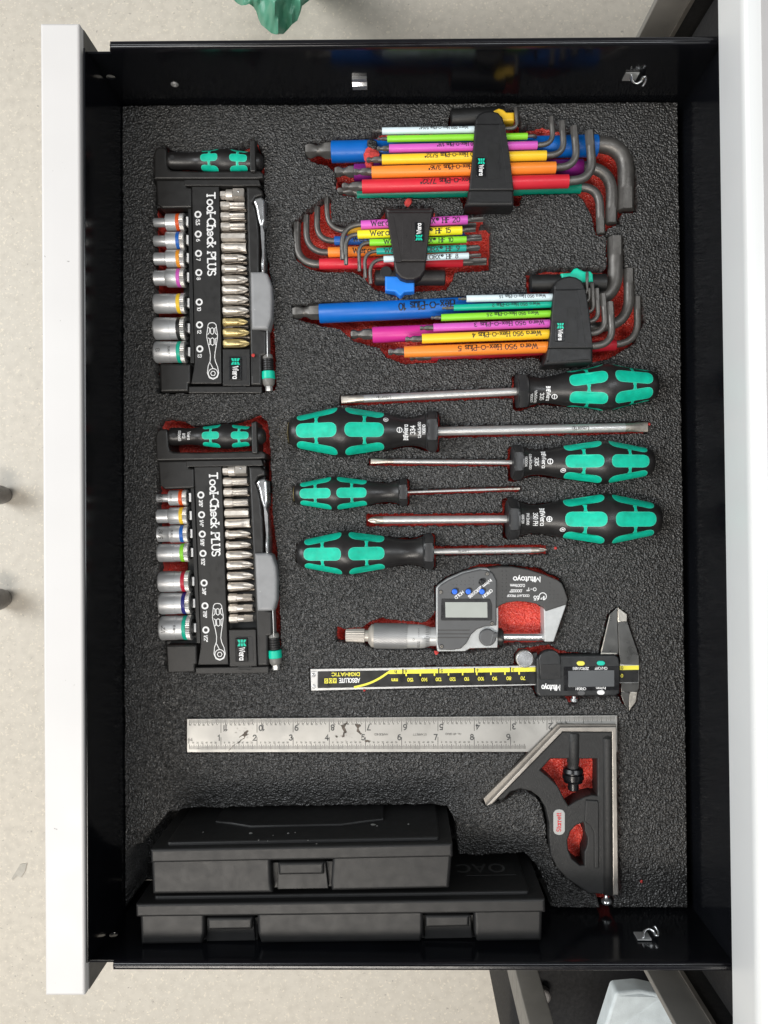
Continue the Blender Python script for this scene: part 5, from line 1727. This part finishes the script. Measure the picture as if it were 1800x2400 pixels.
for i in range(9):
    px_ = 952 + 33.08 * i
    py_ = 1577.5 - (px_ - 952) * .0145
    q0 = P(px_, py_, zb_ + .18)
    tk = join(tk, ([q0 + Vector((-.5, 2.0, 0)), q0 + Vector((.5, 2.0, 0)), q0 + Vector((.5, -2.2, 0)), q0 + Vector((-.5, -2.2, 0))], [[0, 1, 2, 3]]))
    mk('numeral', text(str(150 - 10 * i), 2.2, flat_map(P(px_ + 10 + (0 if i < 6 else -1), py_ + 12, zb_ + .1), 180), .2, 0, .2), 'cal_yellow', bm1, smooth=0)
tk = join(tk, text('mm', 2.4, flat_map(P(*a4((888, 278))[0], zb_ + .1), 180), .2))
tk = join(tk, text('0', 2.2, flat_map(P(1457.5, 1580, zb_ + .1), 180), .2))
tag(mk('millimetre_scale', tk, 'cal_yellow', bm1, smooth=0), kind='stuff')
tk = ([], [])
for i in range(4):
    px_ = 944.3 + 84.0 * i
    py_ = 1574 - (px_ - 944) * .0145
    q0 = P(px_, py_, zb_ + .24)
    tk = join(tk, ([q0 + Vector((-.45, 1.9, 0)), q0 + Vector((.45, 1.9, 0)), q0 + Vector((.45, -1.7, 0)), q0 + Vector((-.45, -1.7, 0))], [[0, 1, 2, 3]]))
    mk('numeral', text(str(6 - i), 2.0, flat_map(P(px_ + 7, py_ - 4, zb_ + .18), 180), .2), 'print_black', bm1, smooth=0)
tk = join(tk, text('in', 1.9, flat_map(P(*a4((898, 205))[0], zb_ + .18), 180), .2))
tk = join(tk, text('0', 2.0, flat_map(P(1458, 1562, zb_ + .18), 180), .2))
tag(mk('inch_scale', tk, 'print_black', bm1, smooth=0), kind='stuff')
tk = text('DIGIMATIC', 2.2, flat_map(P(*a4((435, 224))[0], zb_ + .1), 180.8), .24, 0, .2, 19.5)
for s, x, y in (('S', 255, 300), ('O', 296, 298), ('A', 335, 297)):
    c = P(*a4((x, y))[0], zb_)
    tk = join(tk, ([c + Vector((sx * 1.25, sy * 1.75, .17)) for sx, sy in ((-1, -1), (1, -1), (1, 1), (-1, 1))], [[0, 1, 2, 3]]))
mk('lettering', tk, 'cal_yellow', bm1, smooth=0)
tk = text('ABSOLUTE', 2.9, flat_map(P(*a4((470, 276))[0], zb_ + .1), 180.8), .2, 0, .16, 14.4)
mk('name_lettering', tk, 'print_white', bm1, smooth=0)
tk = ([], [])
for s, x, y in (('S', 255, 300), ('O', 296, 298), ('A', 335, 297)):
    tk = join(tk, text(s, 2.2, (lambda o_: lambda a_, b_, k: o_(a_, b_ - 1.1, k))(flat_map(P(*a4((x, y))[0], zb_ + .16), 180)), .18))
mk('boxed_lettering', tk, 'print_black', bm1, smooth=0)
ep = mk('end_plate', xpx([a4((114, 216), (173, 214), (174, 370), (116, 371))], zb_ + .5, zb_ - 1, .2), 'satin_chrome', cal)
for x, y in ((140, 243), (143, 348)):
    c = P(*a4((x, y))[0], 0)
    mk('screw', disc((c.x, c.y), 1.4, zb_, zb_ + 1.1, .35), 'chrome', ep)
# jaws
mk('fixed_jaw', xpx([a5((1311, 86), (1395, 148), (1396, 215), (1500, 520), (1503, 598), (1338, 598), (1336, 585), (1322, 480), (1313, 215))], 1.3, -3, .25), 'jaw_steel', cal)
mk('jaw_tip', xpx([a5((1312, 88), (1394, 149), (1394, 213), (1313, 215))], 1.55, .8, .3), 'jaw_bright', cal)
mk('sliding_jaw', xpx([a5((1308, 86), (1240, 152), (1158, 500), (1318, 506), (1320, 480), (1310, 215))], 1.3, -3, .35, 0, 2), 'jaw_steel', cal)
mk('jaw_edge', xpx([a5((1240, 152), (1247, 156), (1172, 488), (1300, 490), (1306, 504), (1158, 502))], 1.45, .6, .15), 'jaw_bright', cal)
mk('fixed_inside_jaw', xpx([a5((1342, 756), (1503, 754), (1500, 800), (1484, 836), (1420, 838), (1342, 834))], 1.3, -3, .25), 'jaw_steel', cal)
mk('inside_blade', xpx([a5((1420, 838), (1484, 836), (1471, 925), (1413, 1003), (1411, 880))], .8, -2, .2), 'jaw_bright', cal)
mk('sliding_inside_blade', xpx([a5((1343, 838), (1413, 840), (1409, 1000), (1376, 955), (1345, 870))], 1.2, -2, .2), 'jaw_steel', cal)
# slider with display
sl_ = mk('slider', xpx([a5((592, 545), (618, 520), (815, 512), (1290, 508), (1322, 530), (1336, 590), (1332, 850), (1292, 872), (620, 880), (592, 850))], 5.6, -3, 1.4, 1.0, 3), 'cal_black', cal)
bt = mk('battery_cover', xpx([a5((612, 545), (628, 505), (660, 478), (705, 465), (745, 468), (785, 490), (810, 530), (813, 725), (625, 728))], 6.6, 2, 1.0, .8, 3), 'cal_black', sl_, smooth=60)
mk('battery_lid', xpx([a5((635, 592), (808, 590), (809, 722), (630, 724))], 6.8, 6, .15, .4), 'holder_black', bt)
mk('lid_lettering', text('ABSOLUTE', 2.0, flat_map(P(*a5((716, 670))[0], 6.8), 180), .14, 0, .2, 13), 'cal_black', bt, smooth=0)
dz = mk('display_bezel', xpx([a5((834, 614), (1326, 610), (1326, 822), (834, 827))], 5.95, 5, .2, .5), 'gloss_black', sl_)
mk('display', xpx([a5((873, 651), (1280, 645), (1281, 788), (876, 792))], 6.05, 5.6, .06), 'lcd_dark', dz)
for x, y, mm_ in ((985, 583, 'button_yellow'), (1163, 581, 'button_teal'), (1163, 840, 'print_white'), (990, 845, 'mic_grey')):
    c = P(*a5((x, y))[0], 6)
    sx = 3.1 if y < 700 else 2.9
    mk('button', ext([fillet([(c.x - sx, c.y), (c.x - sx * .6, c.y - 1.6), (c.x + sx * .6, c.y - 1.6), (c.x + sx, c.y), (c.x + sx * .6, c.y + 1.6), (c.x - sx * .6, c.y + 1.6)], 1.2)], 5, 6.5, .4, 2), mm_, sl_, smooth=60)
tk = text('Mitutoyo', 3.6, flat_map(P(*a5((720, 776))[0], 5.65), 180), .2, 0, .14, 12.5)
for s, x, y, wd in (('ZERO/ABS', 985, 618, 11), ('ON/OFF', 1163, 616, 8.5), ('ORIGIN', 985, 797, 7), ('in/mm', 1163, 793, 6.5)):
    tk = join(tk, text(s, 1.7, flat_map(P(*a5((x, y))[0], 6.0), 180), .17, 0, .16, wd))
mk('lettering', tk, 'print_white', sl_, smooth=0)
for i in range(11):
    x = 640 + 15 * i
    mk('grip_rib', xpx([a5((x, 862), (x + 8, 862), (x + 8, 888), (x, 888))], 4.6, -1, .3), 'cal_black', sl_)
c = P(*a5((490, 545))[0], 3)
rw = mk('thumb_roller', disc((c.x, c.y), 6.2, -3, 3.4, .5, 40), 'machined', cal)
mk('roller_cap', disc((c.x, c.y), 5.6, 3.3, 3.7, .15, 40), 'chrome', rw)
mk('roller_bracket', xpx([a5((540, 500), (600, 490), (600, 596), (560, 600))], 1.8, -3, .3), 'cal_black', cal)
c, c2 = P(*a5((925, 872))[0], 0), P(*a5((925, 938))[0], 0)
mk('lock_screw', xf(lathe([(0, 1.6), (1.6, 1.6), (1.7, 2.5), (3.6, 2.6), (4.2, 1.8)], 24), frame(c, c2)), 'chrome', cal)
pocket([(725, 1567), (1205, 1558), (1204, 1536), (1214, 1520), (1240, 1518), (1262, 1514), (1288, 1512), (1312, 1526), (1404, 1533), (1424, 1440), (1446, 1421), (1473, 1439), (1477, 1456), (1500, 1535), (1500, 1604), (1494, 1645), (1476, 1668), (1460, 1650), (1452, 1632), (1360, 1638), (1352, 1655), (1336, 1655), (1330, 1637), (1256, 1633), (1247, 1611), (728, 1620)], 14)

# ================================================================== combination square
cA = crop(400, 1650, .3617)
cB = crop(950, 1650, .3315)
cC = crop(1100, 1780, .2411)
so_ = P(1300, 1800, 0)
so_.z = -13
sq = thing('combination_square', 'combination square with an engraved steel rule and black cast head', 'combination square', origin=so_)
zr = 1.6
ru = mk('rule', xpx([[(438, 1685), (1447, 1676.5), (1447, 1762), (438, 1763.5)]], zr, -.8, .25, .2), 'rule_steel', sq)


def rx(inch):           # photo x of an inch mark counted from the left end
    return 433.5 + 84.35 * inch + 0.05 * inch * inch - (0.0)


def ry(px, top):
    return (1685 - (px - 438) * .00843) if top else (1763.5 - (px - 438) * .0015)


tk = ([], [])
sm = ([], [])
for i in range(4, 12 * 32):
    inch = i / 32
    x = rx(inch)
    lt = 11 if i % 32 == 0 else (8.2 if i % 16 == 0 else (6.6 if i % 4 == 0 else (5.6 if i % 2 == 0 else 4.4)))
    for top in (1, 0):
        if not top and x > 1238 - 4: continue
        if x > 1440: continue
        lo_ = lt * 3.3 / 3.3
        p0 = P(x, ry(x, top) + (2 if top else -7), zr + .05)
        ln = (22 if i % 32 == 0 else lt * 1.75) * .303
        if i % 32 == 0: ln = 9.5 if top else 8.5
        sg = -1 if top else 1
        w2 = .2 if i % 4 == 0 else .15
        tk = join(tk, ([p0 + Vector((-w2, 0, 0)), p0 + Vector((w2, 0, 0)), p0 + Vector((w2, sg * ln, 0)), p0 + Vector((-w2, sg * ln, 0))], [[0, 1, 2, 3]]))
tag(mk('graduations', tk, 'etch_grey', ru, smooth=0), kind='stuff')
tk = ([], [])
for k in range(1, 12):
    x = rx(k)
    # rows counting from the left, upright, along the lower edge
    if x < 1230:
        mk('numeral', text(str(k), 3.7, flat_map(P(x - 5.5 - (4 if k > 9 else 0), 1735.5 - (x - 438) * .003, zr), 0), .22, .1, .14), 'print_dark', ru, smooth=0)
    n_ = 12 - k
    if n_ >= 2:
        mk('numeral', text(str(n_), 3.7, flat_map(P(x + 8 + (3 if n_ > 9 else 0), 1701 - (x - 438) * .006, zr), 180), .22, .1, .14), 'print_dark', ru, smooth=0)
tk = ([], [])
for k in range(12):
    for j in range(1, 8):
        x = rx(k + j / 8)
        if x > 1400: continue
        if x < 1215:
            tk = join(tk, text(str(j * 8), 1.15, flat_map(P(x - 2, 1742.5 - (x - 438) * .002, zr), 0), .16, 0, .1, 1.5 if j > 1 else None))
        if x < 1330:
            tk = join(tk, text(str((8 - j) * 4), 1.15, flat_map(P(x + 2, 1697 - (x - 438) * .006, zr), 180), .16, 0, .1, 1.5 if j < 6 else None))
for s, x, y, wd in (('HARDENED', 893, 1719, 9.5), ('STARRETT', 984, 1719, 9.5), ('No. 4R GRAD', 1062, 1718, 11)):
    tk = join(tk, text(s, 1.3, flat_map(P(x, y, zr), 180), .17, 0, .16, wd))
tk = join(tk, text('64', 2.2, flat_map(P(446, 1737, zr), 0), .15))
tag(mk('fine_numbers', tk, 'etch_grey', ru, smooth=0), kind='stuff')
rs_ = random.Random(3)


def blot(pts, zz, m, name, k=2):
    w = [tuple(P(x, y, zz).xy) for x, y in pts]
    rag = []
    for i in range(len(w)):
        a_, b_ = Vector(w[i]), Vector(w[(i + 1) % len(w)])
        nseg = max(2, int((b_ - a_).length / .7))
        for j in range(nseg):
            p_ = a_ + (b_ - a_) * (j / nseg)
            rag.append((p_.x + rs_.uniform(-.22, .22), p_.y + rs_.uniform(-.22, .22)))
    return mk(name, ext([rag], zz, zz + .05, .01), m, ru)


blot(cA((372, 302), (378, 300), (405, 268), (440, 246), (478, 214), (470, 206), (452, 214), (440, 220), (446, 210), (470, 196), (480, 178), (496, 168), (505, 178), (492, 190), (510, 196), (486, 206), (480, 222), (450, 240), (455, 246), (415, 262), (392, 290)), zr + .03, 'rule_stain', 'stain')
blot(cA((1100, 136), (1122, 132), (1146, 108), (1142, 130), (1128, 148), (1136, 166), (1142, 186), (1126, 194), (1126, 214), (1110, 214), (1114, 196), (1120, 180), (1112, 158)), zr + .03, 'rule_stain', 'stain')
blot(cA((1190, 128), (1228, 132), (1232, 142), (1220, 156), (1222, 170), (1240, 192), (1232, 200), (1216, 184), (1204, 178), (1210, 160), (1198, 142)), zr + .03, 'rule_stain', 'stain')
blot(cA((1066, 206), (1078, 202), (1084, 212), (1074, 220)), zr + .03, 'rule_stain', 'stain')
blot(cA((1256, 240), (1270, 232), (1300, 238), (1286, 246), (1264, 250)), zr + .03, 'rule_stain', 'stain')
blot(cA((508, 118), (530, 112), (528, 132), (512, 134)), zr + .02, 'rule_smudge', 'stain')
for i in range(46):
    x, y = rs_.uniform(1040, 1330), rs_.uniform(85, 260)
    if i > 22: x, y = rs_.uniform(420, 540), rs_.uniform(95, 260)
    r_ = rs_.uniform(1.5, 5)
    blot(cA(*[(x + r_ * 1.5 * math.cos(t), y + r_ * math.sin(t)) for t in (0, 1, 2, 3, 4, 5)]), zr + .015, 'rule_smudge', 'spot')
# head
zh = 7.0
out = [(1154, 1884), (1318.6, 1715), (1434.6, 1715.6), (1438, 2096), (1382, 2096)] + cC((1080, 1252), (950, 1162), (850, 1052), (790, 930), (774, 760), (775, 620), (740, 470), (680, 370), (600, 310), (500, 288), (400, 318), (345, 380), (300, 400), (240, 398))
h1 = [(1291, 1778.6), (1400, 1779)] + cC((1246, 352), (1190, 346), (1130, 362), (1050, 400), (965, 452), (920, 380), (860, 260), (780, 180), (690, 106))
h2 = cC((1110, 615), (1122, 660), (1124, 700), (1150, 772), (1146, 830), (1134, 872), (1118, 905), (1120, 1030), (1075, 1032), (1000, 970), (962, 880), (955, 790), (985, 700), (1040, 642))
hd_ = mk('cast_head', xpx([out, h1, h2], zh - 1.2, -13, 1.0, .3, 3), 'cast_black', sq, smooth=50)
mk('machined_face', xpx([[(1139.6, 1889.3), (1314, 1704.7), (1444.6, 1703.7), (1449.6, 2097.8), (1437, 2097.8), (1434.6, 1715.6), (1318.6, 1715), (1154, 1884)]], zh, -13, .5, .2, 1), 'machined', sq)
mk('bevelled_edge', xpx([[(1133, 1872), (1308, 1697.4), (1444, 1698), (1444.6, 1703.2), (1314, 1704.2), (1139.4, 1888.6)]], zh - 3.0, -12, .4, .1), 'machined_dark', sq)
a, b = P(1422, 1722, 3.4), P(1424, 2094, 3.4)
mk('round_rib', xf(lathe([(0, 2.5), (2, 4.2), ((b - a).length - 1, 4.2), ((b - a).length, 3.4)], 28), frame(a, b)), 'cast_black', hd_)
a, b = P(1378, 1882, 0), P(1386, 2092, 0)
mk('broad_rib', xf(lathe([(0, 4), (2, 6.6), ((b - a).length - 2, 6.2), ((b - a).length, 4)], 28), frame(a, b)), 'cast_black', hd_) if False else None
mk('raised_web', xpx([cC((1130, 395), (1250, 400), (1262, 430), (1262, 1060), (1215, 1062), (1212, 720), (1180, 650), (1120, 606))], zh - .2, -6, .9, .6, 3), 'cast_black', hd_, smooth=60)
mk('level_vial', xpx([cC((1146, 790), (1172, 800), (1178, 850), (1150, 900), (1136, 880))], -3, -7, .5), 'machined', hd_)
a, b = P(1344, 1717, 3.4), P(1343, 1800, 3.4)
cb = mk('clamp_bolt', xf(lathe([(0, 3.9), (1, 4.3), ((b - a).length * .82, 4.3), ((b - a).length * .84, 3.9), ((b - a).length, 3.9)], 32), frame(a, b)), 'cast_black', sq)
a, b = P(1343, 1797, 2), P(1343.5, 1852, 2)
Lb = (b - a).length
mk('clamp_nut', xf(lathe([(0, 4.5), (.8, 6.6), (Lb * .20, 7.2), (Lb * .22, 6.4), (Lb * .27, 6.4), (Lb * .29, 7.4), (Lb * .48, 7.4), (Lb * .50, 6.2), (Lb * .56, 6.2), (Lb * .57, 6.8), (Lb * .64, 6.4), (Lb * .66, 3.9), (Lb * .96, 3.8), (Lb, 3.0)], 40), frame(a, b)), 'gloss_black', cb, smooth=30)
lb = mk('name_plate', xpx([cC((818, 520), (840, 492), (875, 484), (910, 492), (930, 520), (930, 700), (908, 728), (875, 737), (838, 728), (818, 700))], zh - .6, zh - 2, .3, .8), 'plate_grey', hd_)
mk('lettering', text('Starrett', 3.0, flat_map(P(*cC((890, 610))[0], zh - .55), 90), .17, .08, .14, 12.8), 'print_red', lb, smooth=0)
a, b = P(1420, 2094, 0), P(1421.5, 2119, 0)
mk('scriber_knob', xf(lathe([(0, 1.1), (3.0, 1.2), (3.8, 2.6), (5, 3.6), (6.2, 3.6), (7.2, 2.8), (7.6, 1)], 28), frame(a, b)), 'chrome', sq, smooth=60)
pocket([(433, 1685), (900, 1681), (1449, 1676.5), (1451, 1700), (1456, 2104), (1440, 2110), (1436, 2136), (1406, 2136), (1398, 2100), (1378, 2094), (1352, 2078), (1322, 2052), (1300, 2024), (1288, 1990), (1280, 1960), (1278, 1920), (1268, 1888), (1258, 1868), (1240, 1860), (1220, 1856), (1200, 1862), (1186, 1876), (1156, 1884), (1140, 1892), (1130, 1878), (1232, 1765), (434, 1766)], 14)
pocket([(1262, 1800), (1291, 1774), (1404, 1774), (1404, 1872), (1372, 1874), (1334, 1894), (1316, 1870), (1290, 1830)], 8.5, True)
pocket([(1326, 1925), (1378, 1922), (1384, 2000), (1376, 2034), (1350, 2030), (1326, 1990)], 8.5, True)

# ================================================================== the two black cases standing on edge at the bottom
def hard_case(label, zt, lid, base, notches, latch, panel_in, emboss=None):
    c = P(*lid[0], zt)
    org = Vector(((P(*lid[0], zt).x + P(*lid[1], zt).x) / 2, P(*lid[0], zt).y - 15, -44))
    o = thing('hard_case', label, 'tool case', origin=org)
    ld = mk('lid', xpx([lid], zt, -44, 1.8, 1.0, 4), 'case_black_b', o)
    bs_ = mk('base', xpx([base], zt - .6, -44, 2.2, 1.0, 4), 'case_black_b', o)
    for n_ in notches:
        mk('latch_bay', xpx([n_], zt - 9, -40, .3), 'deep_black', bs_)
    for (u0, u1) in latch:
        l = mk('latch', xpx([u1], zt - 4.0, zt - 12, .5, .3), 'case_black_b', bs_)
        mk('latch_grip', xpx([u0], zt - 1.4, zt - 8, 1.6, .5, 4), 'case_black_b', l, smooth=60)
    # raised panel on the face of the lid, looking up the picture
    p0, p1 = P(*lid[0], zt), P(*lid[1], zt)
    dirx = (p1 - p0).normalized()
    nrm = Vector((-dirx.y, dirx.x, 0))
    W_ = (p1 - p0).length
    (i0, i1, dz_) = panel_in

    def onface(vf, off):
        return [p0.xy.to_3d() + dirx * v.x + Vector((0, 0, v.y)) + nrm * (v.z + off) for v in vf[0]], vf[1]
    mk('raised_panel', onface(ext([[(i0, -43), (W_ - i1, -43), (W_ - i1, zt - dz_), (i0, zt - dz_)]], 0, 2.6, 1.2, 3, 3), -.4), 'case_black_b', ld, smooth=60)
    return o, ld, onface, p0, dirx, nrm


pz_ = hard_case('smaller black plastic case with one latch, standing in front of the wider case', 50,
                [(352, 1990), (1061, 1976), (1062, 2010), (353, 2024)],
                [(354, 2025), (637, 2020), (637, 2095.5), (356, 2098)] if False else [(354, 2012), (634, 2007), (636, 2070), (640, 2094), (357, 2097)],
                [], [], (9, 8, 5))
o1 = bpy.data.objects[pz_[0].name]
ORG1 = ORIG[o1.name]
mk('base', xpx([[(780, 2005), (1060, 1999), (1053, 2083), (777, 2089), (775, 2070)]], 49.4, -44, 2.2, 1.0, 4), 'case_black_b', o1)
by = mk('latch_bay', xpx([[(632, 2021), (782, 2018), (780, 2078), (634, 2081)]], 41, -40, .5), 'deep_black', o1)
l_ = mk('latch', xpx([[(651, 2022), (763, 2020), (770, 2083), (650, 2085)]], 46, 38, .6, .3), 'case_black_b', o1)
mk('latch_grip', xpx([[(652, 2022), (760, 2020), (759, 2050), (653, 2052)]], 48.2, 42, 1.8, .5, 4), 'case_black_b', l_, smooth=60)
ld, onf = pz_[1], pz_[2]
W1 = (P(1061, 1976, 50) - P(352, 1990, 50)).length
# stepped ridge further down the lid
mk('lid_step', onf(ext([[(34, -40), (150, -40), (150, 16), (138, 19), (122, 24), (60, 24), (46, 18), (34, 14)]], 0, 1.6, .7, 3), 2.0), 'case_black_b', ld, smooth=60)
sp_ = random.Random(9)
dv = ([], [])
for (x, y, sx, sy) in ((475, 1952, 3.2, 1.6), (587, 1953.5, 9, 3.2), (675, 1953, 6.5, 2.4), (692, 1951, 2.5, 2), (640, 1958, 2.4, 1.2), (606, 1969.5, 3.5, 3.2), (627, 1971, 2.2, 2), (742, 1977, 3.8, 2), (722, 1969, 3, 1.6), (875, 1931, 12, 3.2), (884, 1934, 4, 2), (957, 1929, 4, 2)):
    Yw = P(600, 1984, 50).y + 3.0 + (-(600 - x) * .0)
    D_ = abs(P(x, 1990 - (x - 352) * .0197, 50).y + 2.35) * FPX / (y - 1210 + (x - 900) * 0)
    z_ = H - D_
    c = Vector(((x - 937) * D_ / FPX, P(x, 1990 - (x - 352) * .0197, 50).y + 2.35, z_))
    ws = sx * D_ / FPX / 1.0
    hs = sy * D_ / FPX * 3.0
    pts = [(c.x + ws / 2 * math.cos(t) * sp_.uniform(.7, 1.2), c.z + hs / 2 * math.sin(t) * sp_.uniform(.7, 1.2)) for t in [i * math.pi / 5 for i in range(10)]]
    vf = ext([pts], 0, .12, .03)
    dv = join(dv, ([Vector((v.x, c.y - .1 + v.z, v.y)) for v in vf[0]], vf[1]))
tag(mk('dust_marks', dv, 'dust', ld, smooth=0), kind='stuff')

pz2 = hard_case('wider black plastic case with two latches, standing behind the smaller one', 46,
                [(317, 2119), (1278, 2106), (1279, 2140), (318, 2151)],
                [(327, 2140), (479, 2138), (480, 2190), (474, 2213), (330, 2215)], [], [], (10, 9, 6))
o2 = pz2[0]
mk('base', xpx([[(602, 2138), (992, 2132), (992, 2188), (986, 2208), (612, 2212), (604, 2190)]], 45.4, -44, 2.2, 1.0, 4), 'case_black_b', o2)
mk('base', xpx([[(1110, 2131), (1272, 2129), (1270, 2206), (1118, 2208), (1112, 2190)]], 45.4, -44, 2.2, 1.0, 4), 'case_black_b', o2)
for (xa, xb, y0) in ((480, 602, 2151), (991, 1111, 2145)):
    mk('latch_bay', xpx([[(xa - 3, y0), (xb + 3, y0 - 1), (xb + 3, y0 + 52), (xa - 3, y0 + 54)]], 37, -40, .4), 'deep_black', o2)
    l_ = mk('latch', xpx([[(xa + 4, y0 + .5), (xb - 8, y0 - .5), (xb - 4, y0 + 54), (xa + 4, y0 + 56)]], 41, 33, .6, .3), 'case_black_b', o2)
    mk('latch_grip', xpx([[(xa + 5, y0 + .5), (xb - 10, y0 - .5), (xb - 11, y0 + 28), (xa + 6, y0 + 30)]], 44.2, 37, 1.8, .5, 4), 'case_black_b', l_, smooth=60)
# moulded name on the lid of the wide case
p0, dirx, nrm, onf = pz2[3], pz2[4], pz2[5], pz2[2]


def facepos(px_, py_, off=2.2):
    """point on the lid face seen at a photo pixel: (distance along, height)"""
    for _ in range(4):
        pass
    Yf = p0.y + off
    D_ = abs(Yf) * FPX / (py_ - 1210)
    return ((px_ - 937) * D_ / FPX - p0.x, H - D_)


x0_, zt_ = facepos(1208, 2066)
x1_, zb2 = facepos(1088, 2036)
mk('name_field', onf(ext([[(x1_, zb2), (x0_, zb2), (x0_, zt_), (x1_, zt_)]], 0, .15, .04), 2.2), 'deep_black', pz2[1])
tt_ = text('OAC', 11.5, lambda a_, b_, k: p0.xy.to_3d() + dirx * (x0_ - 7 - a_) + Vector((0, 0, zb2 + 3 + b_)) + nrm * (2.42 + k), .16, 0, .25, None, 'l')
mk('moulded_lettering', tt_, 'print_dark', pz2[1], smooth=0)
pocket([(396, 1902), (640, 1897), (1048, 1891), (1068, 1930), (1076, 2008), (1130, 2010), (1228, 2002), (1262, 2036), (1290, 2110), (1292, 2140), (296, 2140), (298, 1990), (335, 1975)], 43)

# ================================================================== crumbs of torn foam
def crumb(label, c, r, m, seed, flat=.6, n=10):
    rd = random.Random(seed)
    V, F = [], []
    seg = 8
    for j in range(5):
        ph = -math.pi / 2 + math.pi * j / 4
        for i in range(seg):
            th_ = 2 * math.pi * i / seg
            q_ = r * rd.uniform(.7, 1.25)
            V.append(c + Vector((q_ * math.cos(ph) * math.cos(th_), q_ * math.cos(ph) * math.sin(th_), q_ * math.sin(ph) * flat)))
    for j in range(4):
        for i in range(seg):
            F.append([j * seg + i, j * seg + (i + 1) % seg, (j + 1) * seg + (i + 1) % seg, (j + 1) * seg + i])
    return V, F


for (x, y, z_, r_, lab) in ((956, 474, 1.5, 3.0, 'pink-red crumb of foam just above the star key clip'),
                            (1022, 1529, 1, 1.6, 'tiny red foam crumb at the lower left corner of the micrometer'),
                            (1302, 1284, .5, 1.2, 'tiny red foam fleck at the tip of the lowest screwdriver'),
                            (594, 833, 6.5, 1.3, 'red foam fleck on the lower right of the metric set case'),
                            (1521, 994, .8, 1.3, 'red foam fleck at the blade tip of the largest screwdriver'),
                            (1503, 2066, .8, 1.1, 'red foam fleck near the lower right corner of the foam'),
                            (854, 1618, 1.6, .9, 'red smear of foam on the lower edge of the caliper beam')):
    c = P(x, y, z_)
    o = mk('foam_crumb', crumb('', c, r_, None, int(x)), 'red_crumb', origin=c, smooth=60)
    tag(o, lab, 'foam crumb', 'loose crumbs of red foam')
c = P(868, 362, 8.5)
t = thing('foam_chunk', 'torn chunk of red and black foam lying on the blue key of the upper clip', 'foam chunk', origin=c)
mk('red_side', crumb('', c, 5.6, None, 4, .5), 'red_crumb', t, smooth=60)
c2 = P(874, 341, 8.5)
mk('black_side', crumb('', c2, 4.6, None, 8, .6), 'foam', t, smooth=60)
c3 = P(866, 385, 7)
mk('red_flap', crumb('', c3, 3.6, None, 12, .5), 'red_crumb', t, smooth=60)

build_foam()
